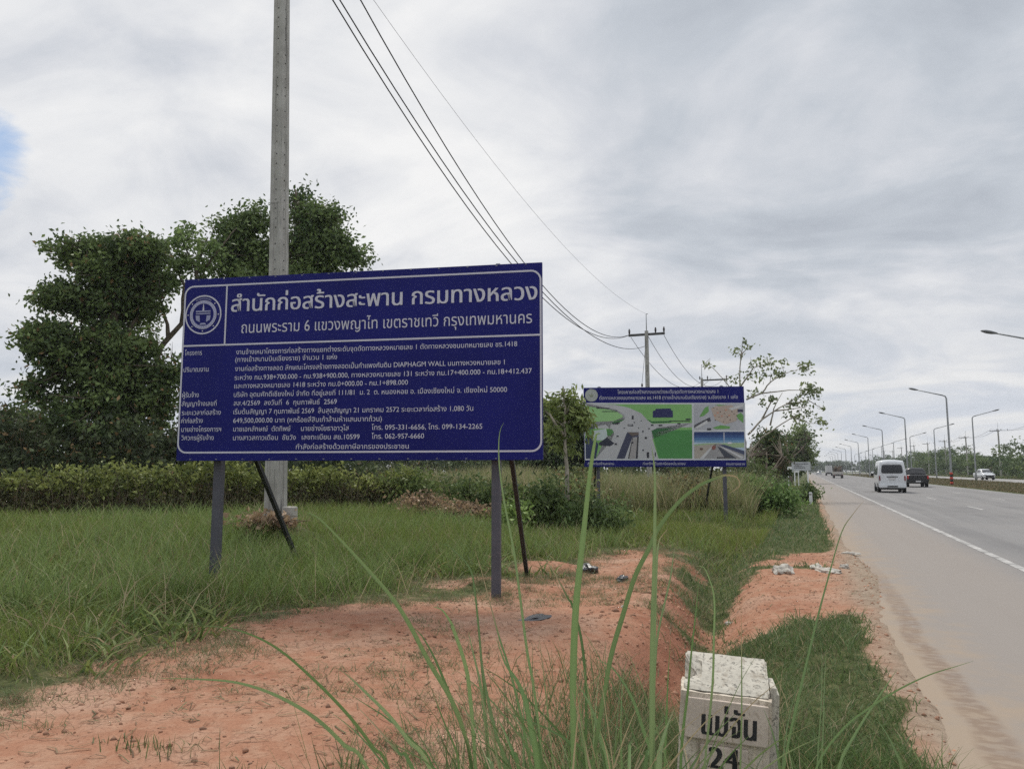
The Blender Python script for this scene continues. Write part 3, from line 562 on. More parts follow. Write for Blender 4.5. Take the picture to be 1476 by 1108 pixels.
LIMBS_VINE = [[(-23.91,20.98,1.62),(-23.89,20.64,4.48),(-23.70,20.42,6.90),(-23.45,20.31,8.54),(-22.77,20.45,9.51)],[(-23.89,20.64,4.48),(-24.49,19.75,5.37),(-24.81,19.01,6.05)],[(-23.70,20.42,6.90),(-24.58,19.99,7.57),(-24.93,19.29,7.85)],[(-23.45,20.31,8.54),(-24.06,19.99,9.22),(-24.77,19.67,9.61)],[(-23.85,20.53,5.44),(-23.28,21.07,7.29),(-22.78,21.15,8.17)],[(-23.91,20.69,3.99),(-23.02,21.50,4.53),(-22.26,21.75,4.92)]]
LIMBS_BUSHY = [[(-20.72,26.52,1.60),(-20.57,26.13,5.30),(-20.43,25.77,8.66),(-20.25,25.68,10.00),(-19.69,25.73,11.35),(-19.52,25.67,12.35),(-19.67,25.49,13.36)],[(-20.43,25.77,8.66),(-21.31,25.24,10.27),(-21.71,24.95,11.35),(-21.80,24.80,12.29)],[(-20.25,25.68,10.00),(-19.07,26.01,11.01),(-18.40,26.15,12.02),(-17.89,26.32,12.22)],[(-19.77,25.95,9.33),(-18.79,26.21,10.27),(-17.50,26.64,10.81),(-17.01,26.86,10.54)],[(-21.01,25.40,9.87),(-22.11,24.86,10.81),(-22.71,24.52,11.75)]]
# ------------------------------------------------------------------ numeric noise for the lie of the land
RNG = np.random.default_rng(11)
_T = np.random.default_rng(5).random((256, 256))
def vnoise(x, y):
    x = np.asarray(x, float); y = np.asarray(y, float)
    xi = np.floor(x).astype(int); yi = np.floor(y).astype(int); fx = x - xi; fy = y - yi
    fx = fx * fx * (3 - 2 * fx); fy = fy * fy * (3 - 2 * fy)
    g = lambda i, j: _T[(i) & 255, (j) & 255]
    return (g(xi, yi) * (1 - fx) + g(xi + 1, yi) * fx) * (1 - fy) + (g(xi, yi + 1) * (1 - fx) + g(xi + 1, yi + 1) * fx) * fy
def fbm(x, y, o=4):
    s = 0; a = .5; f = 1.0
    for k in range(o): s = s + a * (vnoise(x * f + 17.3 * k, y * f - 9.1 * k) - .5); a *= .5; f *= 2.03
    return s
def sstep(a, b, x):
    t = np.clip((np.asarray(x, float) - a) / (b - a), 0, 1); return t * t * (3 - 2 * t)
def ditch_x(y): return np.interp(y, [0, 2, 6, 8.5, 10, 13, 18, 30], [-.85, -.88, -.95, -1.02, -1.15, -1.45, -1.6, -1.6])
def gz(x, y):
    x = np.asarray(x, float); y = np.asarray(y, float)
    z = np.interp(x, [-90, -30, -14, -10.5, -8, -5, -2, -1, .5], [.5, .45, .34, .26, .15, .06, .05, .0, .0])
    dd = np.interp(y, [-5, 2, 5, 6.5, 9, 11, 14, 18, 26, 40], [.15, .2, .3, .40, .40, .32, .22, .14, .1, .1])
    dx = x - ditch_x(y)
    z = z - dd * np.exp(-(dx / np.where(dx < 0, .34, .42)) ** 2)
    z = z + .05 * np.exp(-((dx + .85) / .45) ** 2) * sstep(4, 7, y) * (1 - sstep(13, 16, y))
    z = z + .42 * np.exp(-(((x + 9.05) ** 2 + (y - 11.5) ** 2) / .9)) * (1 + .5 * fbm(x * 3, y * 3))
    z = z + .13 * np.exp(-(((x + 3.9) / .5) ** 2 + ((y - 9.25) / .28) ** 2))
    z = z + .12 * np.exp(-(((x + 3.75) / .55) ** 2 + ((y - 11.2) / .3) ** 2))
    z = z + .20 * np.exp(-(((x + 11.6) / 1.6) ** 2 + ((y - 22.5) / .8) ** 2))
    z = z + .10 * fbm(x * .7, y * .7, 3) + .06 * fbm(x * 3.1, y * 3.1, 5)
    z = z + .035 * sstep(.1, .5, x)
    rid = np.abs(fbm(x * 1.6 + 4, y * 3.4, 4)); z = z - .03 * np.exp(-(rid / .025) ** 2) * (x < .7) * np.clip(.4 + 3 * fbm(x * .6, y * .6, 2), 0, 1)
    bank = np.exp(-((dx + .45) / .35) ** 2) * sstep(4, 6, y) * (1 - sstep(13, 15, y)); z = z + bank * (.10 * fbm(x * 4, y * 2.5, 4) + .07 * fbm(x * 9, y * 8, 4) - .05 * np.abs(fbm(x * 2, y * 7, 3)))
    edge = .60 + .14 * fbm(y * .8, x * 0 + 3.3, 3) + np.interp(y, [8, 10, 12.5, 15, 17], [0, .08, .20, .12, 0])
    inr = sstep(0, .28, x - edge)
    z = z * (1 - inr) + inr * (-.07)
    z = np.where(x > 12.9, -.07 + sstep(12.9, 13.5, x) * .10, z)
    z = np.where(x > 13.6, .03 - .55 * np.sin(np.clip((x - 13.6) / 11.2, 0, 1) * np.pi) + .06 * fbm(x * .5, y * .5, 3), z)
    z = np.where(x > 24.6, .03 - sstep(24.6, 25.3, x) * .10, z)
    z = np.where(x > 34.2, -.07 + sstep(34.2, 36, x) * .10 + .08 * fbm(x * .3, y * .3, 3), z)
    return z
POLY_SOIL = [(-4.0, -2), (-4.1, 1.5), (-4.6, 3.1), (-5.0, 3.7), (-4.75, 4.7), (-5.1, 5.9), (-4.9, 6.8), (-4.4, 7.6), (-3.8, 8.3), (-3.6, 9.4), (-4.2, 9.0), (-4.6, 9.4), (-3.6, 9.9), (-3.3, 10.6), (-4.2, 11.0), (-4.3, 11.5), (-3.2, 11.6), (-3.3, 13.2), (-2.8, 15.0), (-2.3, 14.4), (-2.05, 12.5), (-1.75, 10.6), (-1.25, 9), (-1.05, 8), (-.95, 5), (-.9, -2)]
POLY_TRACK = [(-.9, 8.4), (-.85, 10), (-.8, 12), (-.7, 14.2), (-.2, 15.8), (.5, 16.2), (1.3, 14), (1.3, 9.2), (.3, 9.0), (-.5, 8.0)]
def poly_sd(x, y, P):
    """signed distance, positive inside"""
    x = np.asarray(x, float); y = np.asarray(y, float)
    d = np.full(x.shape, 1e9); ins = np.zeros(x.shape, bool)
    for (x0, y0), (x1, y1) in zip(P, P[1:] + P[:1]):
        ex, ey = x1 - x0, y1 - y0; t = np.clip(((x - x0) * ex + (y - y0) * ey) / (ex * ex + ey * ey), 0, 1)
        d = np.minimum(d, np.hypot(x - x0 - t * ex, y - y0 - t * ey))
        c = ((y0 > y) != (y1 > y)) & (x < ex * (y - y0) / (ey if ey else 1e-9) + x0); ins ^= c
    return np.where(ins, d, -d)
def soil_mask(x, y):
    w = .45 * fbm(x * 1.3, y * 1.3, 4) + .25 * fbm(x * 5, y * 5, 3)
    a = sstep(-.55, .55, poly_sd(x, y, POLY_SOIL) + w * 2.8)
    b = sstep(-.3, .35, poly_sd(x, y, POLY_TRACK) + w * 1.8)
    strip = sstep(.36, .62, x + .7 * w) * (1 - .5 * sstep(40, 70, y)) * (x < 4)
    isl = sstep(0, .25, .34 - np.abs(y - 13.0 - .25 * (x + .4)) + .6 * w) * sstep(-1.1, -.9, x) * (1 - sstep(.15, .5, x))
    b = b * (1 - .85 * isl)
    return np.clip(np.maximum(np.maximum(a, b), strip), 0, 1)
def far_clear(x, y): return soil_mask(x, y)

# ------------------------------------------------------------------ the ground: one sheet to the horizon
def axis(*segs):
    a = []
    for s0, s1, st in segs: a += list(np.arange(s0, s1, st))
    a.append(segs[-1][1]); return np.array(a)
gx_ = axis((-900, -200, 100), (-200, -60, 14), (-60, -24, 2), (-24, -9, .4), (-9, 2, .055), (2, 12.8, 1.2), (12.8, 14, .2), (14, 36, .8), (36, 80, 4), (80, 200, 20), (200, 900, 100))
gy_ = axis((-300, -20, 20), (-20, 1.5, .8), (1.5, 17, .055), (17, 30, .2), (30, 70, 1.0), (70, 200, 8), (200, 700, 40), (700, 1400, 100))
GX, GY = np.meshgrid(gx_, gy_)
GZ = gz(GX, GY)
V = np.stack([GX.ravel(), GY.ravel(), GZ.ravel()], 1)
nx, ny = len(gx_), len(gy_)
ii = (np.arange(ny - 1)[:, None] * nx + np.arange(nx - 1)[None]).ravel()
F = np.stack([ii, ii + 1, ii + nx + 1, ii + nx], 1)
sm = soil_mask(GX, GY).ravel()
sand = (sstep(.2, .75, GX + .4 * fbm(GX * 1.5, GY * 1.5))).ravel()
DX = GX - ditch_x(GY)
field = np.clip(np.exp(-((DX + .30) / .33) ** 2) * sstep(3, 6, GY) * (1 - sstep(12.5, 15, GY)) + .5 * np.clip(fbm(GX * .9, GY * .9, 4) * 4 - .3, 0, 1), 0, 1).ravel()
def ground_mat():
    m = bpy.data.materials.new('ground'); m.use_nodes = True; t = m.node_tree
    b = t.nodes['Principled BSDF']; b.inputs['Roughness'].default_value = .95; b.inputs['Specular IOR Level'].default_value = .12
    g = N(t, 'ShaderNodeTexCoord'); P = g.outputs['Object']
    a = N(t, 'ShaderNodeAttribute', attribute_name='tint'); s = N(t, 'ShaderNodeSeparateColor'); L(t, a.outputs['Color'], s.inputs[0])
    n1 = noise(t, P, .9, 5, .6); n2 = noise(t, P, 7, 6, .65, .4); n3 = noise(t, P, 45, 4, .6)
    red = ramp(t, n1, [(.28, (.265, .112, .066)), (.48, (.35, .178, .112)), (.62, (.41, .255, .178)), (.75, (.44, .295, .215))])
    red = mixc(t, ramp(t, n2, [(.42, .0), (.62, .5)]), red, (.42, .265, .18))
    red = mixc(t, ramp(t, n3, [(.3, .5), (.5, 0.0)]), red, (.20, .09, .055))
    red = mixc(t, math_n(t, 'MULTIPLY', s.outputs[2], .85), red, (.265, .115, .072))   # darker, redder clay on the ditch bank and in scattered patches
    dry = ramp(t, n2, [(.3, (.15, .105, .062)), (.7, (.26, .195, .115))])
    grs = ramp(t, n2, [(.3, (.045, .055, .02)), (.7, (.10, .11, .045))])
    snd = ramp(t, n2, [(.3, (.235, .178, .13)), (.7, (.335, .265, .20))])
    soil = mixc(t, s.outputs[1], red, snd)
    v = N(t, 'ShaderNodeTexVoronoi', feature='DISTANCE_TO_EDGE'); v.inputs['Scale'].default_value = 3.2
    dv = N(t, 'ShaderNodeVectorMath', operation='MULTIPLY_ADD'); L(t, P, dv.inputs[0]); dv.inputs[1].default_value = (1, 1, 1)
    nz = N(t, 'ShaderNodeTexNoise'); nz.inputs['Scale'].default_value = 3; L(t, P, nz.inputs['Vector'])
    L(t, P, dv.inputs[0]); L(t, nz.outputs['Color'], dv.inputs[2]); L(t, dv.outputs[0], v.inputs['Vector'])
    crack = math_n(t, 'MULTIPLY', ramp(t, v.outputs['Distance'], [(.0, 1.0), (.035, 0.0)]), ramp(t, n1, [(.45, 0.0), (.6, .55)]))
    soil = mixc(t, math_n(t, 'MULTIPLY', crack, .6), soil, (.15, .065, .04))
    w = math_n(t, 'ADD', s.outputs[0], math_n(t, 'MULTIPLY', math_n(t, 'SUBTRACT', n2, .5), .9))
    k1 = ramp(t, w, [(.25, 0.0), (.55, 1.0)])
    base = mixc(t, ramp(t, w, [(.05, 0.0), (.45, 1.0)]), grs, dry)
    L(t, mixc(t, k1, base, soil), b.inputs['Base Color'])
    bn = N(t, 'ShaderNodeBump'); bn.inputs['Strength'].default_value = .8; bn.inputs['Distance'].default_value = .04
    hsum = math_n(t, 'ADD', math_n(t, 'MULTIPLY', n3, .35), n2); hsum = math_n(t, 'SUBTRACT', hsum, math_n(t, 'MULTIPLY', crack, .5))
    L(t, hsum, bn.inputs['Height']); L(t, bn.outputs[0], b.inputs['Normal'])
    return m
ground = np_mesh('ground', V, F, ground_mat(), tint=np.stack([sm, sand, field], 1), smooth=True)
tag(ground, 'red soil and grassland', 'ground', kind='structure')

# ------------------------------------------------------------------ roads
def road_mat():
    m = bpy.data.materials.new('road_surface'); m.use_nodes = True; t = m.node_tree
    b = t.nodes['Principled BSDF']; b.inputs['Roughness'].default_value = .85; b.inputs['Specular IOR Level'].default_value = .25
    g = N(t, 'ShaderNodeTexCoord'); P = g.outputs['Object']; sx = N(t, 'ShaderNodeSeparateXYZ'); L(t, P, sx.inputs[0])
    mp = N(t, 'ShaderNodeMapping'); L(t, P, mp.inputs[0]); mp.inputs['Scale'].default_value = (1.6, .06, 1)
    nl = noise(t, mp.outputs[0], 1.2, 4, .5); n2 = noise(t, P, .35, 5, .6); n3 = noise(t, P, 70, 3, .6); n4 = noise(t, P, 2.2, 6, .65)
    c = ramp(t, nl, [(.3, (.165, .160, .159)), (.7, (.218, .211, .207))])
    c = mixc(t, ramp(t, n2, [(.35, 0.0), (.7, .5)]), c, (.235, .223, .212))
    c = mixc(t, ramp(t, n3, [(.34, .35), (.5, 0.0)]), c, (.09, .09, .09))
    c = mixc(t, ramp(t, n3, [(.58, 0.0), (.7, .35)]), c, (.34, .33, .32))
    # the shoulder is paler, and sand washed from the verge lies on its edge
    x = sx.outputs[0]
    sh = math_n(t, 'MULTIPLY_ADD', n4, -.5, math_n(t, 'MULTIPLY', x, 1.0))
    c = mixc(t, ramp(t, math_n(t, 'DIVIDE', sh, 4.0), [(.55, .8), (.80, 0.0)]), c, (.262, .23, .203))
    sd_ = math_n(t, 'MULTIPLY_ADD', math_n(t, 'SUBTRACT', n4, .5), 2.0, x)
    sd_ = math_n(t, 'MULTIPLY_ADD', ramp(t, math_n(t, 'DIVIDE', sx.outputs[1], 20.0), [(.1, 0.0), (.45, 1.0)]), .38, sd_)
    y = sx.outputs[1]
    far = math_n(t, 'DIVIDE', y, 60.0)
    c = mixc(t, math_n(t, 'MULTIPLY', ramp(t, math_n(t, 'DIVIDE', sd_, 4.0), [(.22, .95), (.48, 0.0)]), ramp(t, far, [(.1, 1.0), (.9, .5)])), c, (.305, .238, .175))
    mr = N(t, 'ShaderNodeMapping'); L(t, P, mr.inputs[0]); mr.inputs['Scale'].default_value = (9, 14, 1)
    rip = noise(t, mr.outputs[0], 1.0, 3, .5)
    xx = math_n(t, 'MULTIPLY_ADD', math_n(t, 'SUBTRACT', n2, .5), .5, x)
    trk = math_n(t, 'MULTIPLY', ramp(t, math_n(t, 'ABSOLUTE', math_n(t, 'SUBTRACT', xx, .93)), [(.05, 1.0), (.13, 0.0)]), ramp(t, rip, [(.35, .12), (.6, .5)]))
    trk = math_n(t, 'MULTIPLY', trk, ramp(t, math_n(t, 'DIVIDE', y, 20.0), [(.45, 1.0), (.8, 0.0)]))
    c = mixc(t, trk, c, (.15, .092, .062))
    L(t, c, b.inputs['Base Color'])
    bn = N(t, 'ShaderNodeBump'); bn.inputs['Strength'].default_value = .25; bn.inputs['Distance'].default_value = .01
    L(t, n3, bn.inputs['Height']); L(t, bn.outputs[0], b.inputs['Normal'])
    return m
M_ROAD = road_mat()
M_LINE = mat('road_paint', (.345, .335, .32), .7, .5, 2.5)
def sheet(name, x0, x1, y0, y1, z, m, nyy=60, nxx=8):
    xs = np.linspace(x0, x1, nxx); ys = np.linspace(y0, y1, nyy); X, Y = np.meshgrid(xs, ys)
    Vv = np.stack([X.ravel(), Y.ravel(), np.full(X.size, z)], 1)
    i = (np.arange(nyy - 1)[:, None] * nxx + np.arange(nxx - 1)[None]).ravel()
    return np_mesh(name, Vv, np.stack([i, i + 1, i + nxx + 1, i + nxx], 1), m)
road = tag(sheet('road', .66, 13.35, -60, 900, 0, M_ROAD), 'pale grey asphalt carriageway beside the signs', 'road', kind='structure')
road2 = tag(sheet('far_road', 24.85, 34.6, -60, 900, 0.0, mat('far_carriageway', (.27, .262, .25), .85, .12, .4)), 'far carriageway beyond the grassy median', 'road', kind='structure')
mb = MB()
for x, w in ((3.15, .14), (12.6, .12)): mb.poly([(x - w / 2, -60, .004), (x + w / 2, -60, .004), (x + w / 2, 800, .004), (x - w / 2, 800, .004)])
for x in (6.55, 9.75):
    for k in range(-4, 60):
        y = 35.0 + 12.0 * k
        mb.poly([(x - .06, y, .004), (x + .06, y, .004), (x + .06, y + 3.4, .004), (x - .06, y + 3.4, .004)])
for x in (25.6, 33.6): mb.poly([(x - .07, -60, .004), (x + .07, -60, .004), (x + .07, 800, .004), (x - .07, 800, .004)])
tag(mb.build('road_markings', M_LINE, recalc=False), 'white edge line and lane dashes', 'road markings', kind='structure')

# ------------------------------------------------------------------ grass
def blades(x, y, h, w, lean, tint, z=None, rng=RNG, bend=.6):
    n = len(x); z = gz(x, y) - .01 if z is None else z
    a = rng.random(n) * 2 * np.pi; la = rng.random(n) * 2 * np.pi
    ca, sa = np.cos(a), np.sin(a); lx, ly = np.cos(la) * lean * h, np.sin(la) * lean * h
    Vb = np.zeros((n, 6, 3), np.float32)
    for k, (tt, ww) in enumerate(((0, 1.0), (.55, .75), (1.0, .12))):
        ox = lx * tt ** (1 + bend); oy = ly * tt ** (1 + bend); hz_ = h * (tt - .25 * (lean * tt) ** 2)
        for s_, sg in ((0, -1), (1, 1)):
            Vb[:, 2 * k + s_, 0] = x + ox + sg * ca * w * ww / 2
            Vb[:, 2 * k + s_, 1] = y + oy + sg * sa * w * ww / 2
            Vb[:, 2 * k + s_, 2] = z + hz_
    b0 = (np.arange(n) * 6)[:, None]
    Fb = np.concatenate([b0 + [[0, 1, 3, 2]], b0 + [[2, 3, 5, 4]]], 0)
    return Vb.reshape(-1, 3), Fb, np.repeat(tint, 6, 0)
def tints(n, a, b, rng=RNG, dry=0.0, dryc=(.26, .21, .10)):
    k = rng.random((n, 1)); c = np.array(a) * (1 - k) + np.array(b) * k
    c = c * (0.75 + .5 * rng.random((n, 1)))
    d = (rng.random((n, 1)) < dry); return np.where(d, np.array(dryc) * (.7 + .6 * rng.random((n, 1))), c)
def polar(n, r0, r1, a0, a1, rng=RNG, p=1.0):
    """spread seen from where the path meets the road: denser near, thinner far"""
    u = rng.random(n); r = r0 * (r1 / r0) ** (u ** p); a = np.radians(a0 + (a1 - a0) * rng.random(n))
    return r * np.sin(a), r * np.cos(a)
parts_f = []; parts_v = []
# field grass
x, y = polar(330000, 5.0, 75, -75, 8, p=.8)
r = np.hypot(x, y); s = soil_mask(x, y); patch = fbm(x * .35, y * .35, 3)
keep = (x < -.9) & (s < (.62 * RNG.random(len(x)) ** .8)) & (np.hypot(x + 9.05, y - 11.6) > .75) & (r > 5)
sd_s = np.maximum(poly_sd(x, y, POLY_SOIL), poly_sd(x, y, POLY_TRACK)) + 1.1 * fbm(x * 1.1, y * 1.1, 4)
rim = sstep(-.1, 1.5, -sd_s)
lushy = np.clip(.30 + 1.7 * patch + sstep(9.5, 13, r) * .6, .10, 1.2)
keep &= ~((RNG.random(len(x)) > .55) & (lushy < .3))
keep &= RNG.random(len(x)) < .30 + .70 * rim
x, y, r, lushy, s, patch, rim = (q[keep] for q in (x, y, r, lushy, s, patch, rim))
h = (.07 + .23 * lushy) * (.55 + .8 * RNG.random(len(x))); h *= (1 - .6 * np.clip(s * 1.6, 0, 1)) * (.28 + .72 * rim)
w = (.004 + .00055 * r) * (.7 + .6 * RNG.random(len(x)))
mixk = np.clip(.5 + 1.3 * fbm(x * .22 + 9, y * .22, 3), 0, 1)[:, None]
tn = tints(len(x), (.130, .195, .045), (.220, .295, .082), dry=.12, dryc=(.30, .26, .15)) * (1 - .2 * mixk) + np.array((.06, .045, .008)) * mixk
dk = (RNG.random((len(x), 1)) < (.42 * (1 - rim[:, None]) + .10 * np.clip(-3 * patch[:, None], 0, 1))); tn = np.where(dk, np.array((.30, .25, .14)) * (.7 + .5 * RNG.random((len(x), 1))), tn)
p = blades(x, y, h, w, .25 + .55 * RNG.random(len(x)) + .5 * (1 - rim), tn)
tag(np_mesh('field_grass', p[0], p[1], M_GRASS, tint=p[2]), 'long green grass of the field', 'grass', kind='stuff')
# taller, paler tufts standing in the field grass
cx_, cy_ = polar(2600, 9.0, 40, -72, 2); kk = (cx_ < -1.8) & (soil_mask(cx_, cy_) < .05) & (fbm(cx_ * .3 + 5, cy_ * .3, 3) > -.12) & (np.hypot(cx_ + 9.05, cy_ - 11.6) > .9); cx_, cy_ = cx_[kk], cy_[kk]
x = np.repeat(cx_, 16) + RNG.normal(0, .09, len(cx_) * 16); y = np.repeat(cy_, 16) + RNG.normal(0, .09, len(cx_) * 16)
tn = tints(len(x), (.14, .21, .065), (.25, .32, .115), dry=.05, dryc=(.34, .30, .19))
p = blades(x, y, .22 + .34 * RNG.random(len(x)), (.005 + .0005 * np.hypot(x, y)), .3 + .6 * RNG.random(len(x)), tn)
tag(np_mesh('tall_field_grass', p[0], p[1], M_GRASS, tint=p[2]), 'taller pale grass standing in the field', 'grass', kind='stuff')
# dry runners and litter lying on the soil
n = 9000; x = RNG.uniform(-6.6, 1.0, n); y = RNG.uniform(2.4, 16, n); sp = soil_mask(x, y)
kk = (sp > .15) & (fbm(x * .9 + 12, y * .9, 4) + .55 * (1 - sp) > -.08 + .30 * RNG.random(n)) & ((x < -1.3) | (RNG.random(n) < .25)); x, y = x[kk], y[kk]; n = len(x)
a = RNG.random(n) * 2 * np.pi; a = np.where(RNG.random(n) < .5, RNG.normal(.3, .5, n), a); l = .04 + .16 * RNG.random(n) ** 2; wd = .0015 + .003 * RNG.random(n); cv = RNG.normal(0, .4, n)
Vb = np.zeros((n, 6, 3), np.float32)
for k, t_ in enumerate((-.5, 0, .5)):
    qx = x + np.cos(a) * l * t_ - np.sin(a) * l * cv * (t_ * t_); qy = y + np.sin(a) * l * t_ + np.cos(a) * l * cv * (t_ * t_); qz = gz(qx, qy) + .006 + .02 * RNG.random(n) * (k == 1)
    for s_, sg in ((0, -1), (1, 1)): Vb[:, 2 * k + s_] = np.stack([qx - sg * np.sin(a) * wd, qy + sg * np.cos(a) * wd, qz], 1)
b0 = (np.arange(n) * 6)[:, None]; Fb = np.concatenate([b0 + [[0, 1, 3, 2]], b0 + [[2, 3, 5, 4]]], 0)
tn = tints(n, (.14, .09, .05), (.26, .19, .11), dry=.45, dryc=(.12, .14, .06))
tag(np_mesh('dry_litter', Vb.reshape(-1, 3), Fb, M_GRASS, tint=np.repeat(tn, 6, 0)), 'dry runners and litter lying on the red soil', 'litter', kind='stuff')
# broad leaved weeds and dead stalks among the grass
cx_, cy_ = polar(1500, 6.5, 38, -70, 4); kk = (cx_ < -1.2) & (soil_mask(cx_, cy_) < .45) & (fbm(cx_ * .5 + 50, cy_ * .5, 3) > -.05); cx_, cy_ = cx_[kk], cy_[kk]
x = np.repeat(cx_, 18) + RNG.normal(0, .10, len(cx_) * 18); y = np.repeat(cy_, 18) + RNG.normal(0, .10, len(cx_) * 18); rr_ = np.hypot(x, y)
tn = tints(len(x), (.10, .16, .045), (.24, .28, .09), dry=.12, dryc=(.32, .24, .13))
p = blades(x, y, .05 + .26 * RNG.random(len(x)), .018 + .0012 * rr_, .8 + .6 * RNG.random(len(x)), tn)
tag(np_mesh('field_weeds', p[0], p[1], M_GRASS, tint=p[2]), 'broad leaved weeds among the field grass', 'weeds', kind='stuff')
x, y = polar(2800, 7.5, 40, -70, 3); kk = (x < -1.2) & (soil_mask(x, y) < .3) & (fbm(x * .4 + 70, y * .4, 3) > -.02); x, y = x[kk], y[kk]
tn = tints(len(x), (.30, .25, .14), (.42, .36, .22))
p = blades(x, y, .25 + .45 * RNG.random(len(x)), .004 + .0006 * np.hypot(x, y), .3 + .7 * RNG.random(len(x)), tn)
tag(np_mesh('dry_stalks', p[0], p[1], M_GRASS, tint=p[2]), 'dry straw stalks standing in the field grass', 'grass', kind='stuff')
# verge grass by the road
x, y = polar(120000, 2.4, 60, -24, 14, p=1.0)
r = np.hypot(x, y); s = soil_mask(x, y)
keep = (x >= -1.9) & (x < .78) & (s < .1 + .7 * RNG.random(len(x))) & (RNG.random(len(x)) < .8 + fbm(x * 2, y * 2, 3))
x, y, r, s = (q[keep] for q in (x, y, r, s))
h = (.05 + .10 * RNG.random(len(x))) * (1 + .9 * np.clip(fbm(x * 1.2, y * 1.2, 3) * 2, -.4, 1)) + .12 * sstep(16, 22, y) * RNG.random(len(x))
w = (.004 + .0006 * r) * (.7 + .6 * RNG.random(len(x)))
tn = tints(len(x), (.075, .125, .042), (.145, .205, .075), dry=.16, dryc=(.28, .24, .14))
p = blades(x, y, h, w, .4 + .8 * RNG.random(len(x)), tn)
tag(np_mesh('verge_grass', p[0], p[1], M_GRASS, tint=p[2]), 'short green grass of the road verge', 'grass', kind='stuff')
# sparse dry tufts and runners on the red soil
cx_ = RNG.uniform(-6.5, -1.2, 4200); cy_ = RNG.uniform(2.6, 15, 4200)
sp = soil_mask(cx_, cy_); kk = (sp > .18) & (fbm(cx_ * .8 + 30, cy_ * .8, 3) + .75 * (1 - sp) > .0 + .25 * RNG.random(4200)); cx_, cy_ = cx_[kk], cy_[kk]
nb = 26
x = np.repeat(cx_, nb) + RNG.normal(0, .075, len(cx_) * nb) * np.repeat(.4 + 1.6 * RNG.random(len(cx_)), nb); y = np.repeat(cy_, nb) + RNG.normal(0, .05, len(cx_) * nb)
tn = tints(len(x), (.10, .15, .06), (.18, .22, .10), dry=.36, dryc=(.28, .20, .125))
p = blades(x, y, .03 + .095 * RNG.random(len(x)), np.full(len(x), .0045), .6 + .9 * RNG.random(len(x)), tn)
tag(np_mesh('sparse_grass', p[0], p[1], M_GRASS, tint=p[2]), 'thin dry grass creeping over red soil', 'grass', kind='stuff')
# bank and ditch weeds near the stone
x = RNG.normal(-.95, .42, 16000); y = RNG.uniform(2.4, 6.0, 16000); kk = (np.abs(x + .37) > .24) | (y < 3.45) | (y > 3.8)
kk &= (x < -.1) & ((x > -.95 - .5 * RNG.random(16000)) | (RNG.random(16000) < .3)); x, y = x[kk], y[kk]
tn = tints(len(x), (.09, .145, .05), (.20, .25, .11), dry=.22, dryc=(.36, .30, .18))
p = blades(x, y, .08 + .52 * RNG.random(len(x)) ** 2.2 * (1 - .6 * sstep(4, 6, y)), .004 + .004 * RNG.random(len(x)), .3 + .5 * RNG.random(len(x)), tn)
tag(np_mesh('bank_weeds', p[0], p[1], M_GRASS, tint=p[2]), 'weeds on the ditch bank by the stone', 'weeds', kind='stuff')
# thick weeds just right of the stone
x = RNG.uniform(-.15, .62, 9000); y = RNG.uniform(2.3, 4.6, 9000); kk = RNG.random(9000) < .75 - .5 * sstep(.25, .6, x); x, y = x[kk], y[kk]
tn = tints(len(x), (.08, .14, .042), (.165, .235, .08), dry=.12)
p = blades(x, y, .06 + .20 * RNG.random(len(x)) ** 2, .004 + .004 * RNG.random(len(x)), .4 + .6 * RNG.random(len(x)), tn)
tag(np_mesh('verge_weeds', p[0], p[1], M_GRASS, tint=p[2]), 'lush verge grass beside the stone', 'grass', kind='stuff')
# tall reeds and weeds behind the second sign
x = RNG.uniform(-15, -1.6, 42000); y = RNG.uniform(24.4, 36, 42000); kk = (y > 24.6 + .3 * (x + 1.6) * .8) & (fbm(x * .6, y * .6, 3) > -.22); x, y = x[kk], y[kk]
tn = tints(len(x), (.18, .22, .085), (.31, .32, .15), dry=.30, dryc=(.40, .34, .21))
p = blades(x, y, (.5 + .9 * RNG.random(len(x))) * np.clip(1 + 1.2 * fbm(x * .5, y * .5, 2), .4, 1.3), np.full(len(x), .022), .25 + .4 * RNG.random(len(x)), tn)
tag(np_mesh('tall_weeds', p[0], p[1], M_GRASS, tint=p[2]), 'tall yellowish weeds behind the picture sign', 'weeds', kind='stuff')
# the open field far behind the big sign
x = RNG.uniform(-62, -12, 60000); y = RNG.uniform(26, 85, 60000)
tn = tints(len(x), (.10, .145, .05), (.19, .23, .10), dry=.22)
p = blades(x, y, .35 + .5 * RNG.random(len(x)), np.full(len(x), .05), .3 + .4 * RNG.random(len(x)), tn)
tag(np_mesh('meadow', p[0], p[1], M_GRASS, tint=p[2]), 'pale meadow between the signs and the far trees', 'meadow', kind='stuff')
# median and far verge
x = RNG.uniform(13.5, 24.9, 90000); y = 40 * (420 / 40) ** RNG.random(90000)
tn = tints(len(x), (.085, .085, .035), (.15, .13, .065), dry=.35, dryc=(.26, .20, .12))
p = blades(x, y, .06 + .14 * RNG.random(len(x)), .02 + .0005 * y, .3 + .5 * RNG.random(len(x)), tn)
tag(np_mesh('median_grass', p[0], p[1], M_GRASS, tint=p[2]), 'brownish grass of the median', 'grass', kind='stuff')
x = RNG.uniform(34.8, 41, 30000); y = 60 * (350 / 60) ** RNG.random(30000)
tn = tints(len(x), (.08, .12, .04), (.15, .18, .07), dry=.2)
p = blades(x, y, .15 + .4 * RNG.random(len(x)), .03 + .0006 * y, .3 + .4 * RNG.random(len(x)), tn)
tag(np_mesh('roadside_grass', p[0], p[1], M_GRASS, tint=p[2]), 'grass at the foot of the far trees', 'grass', kind='stuff')

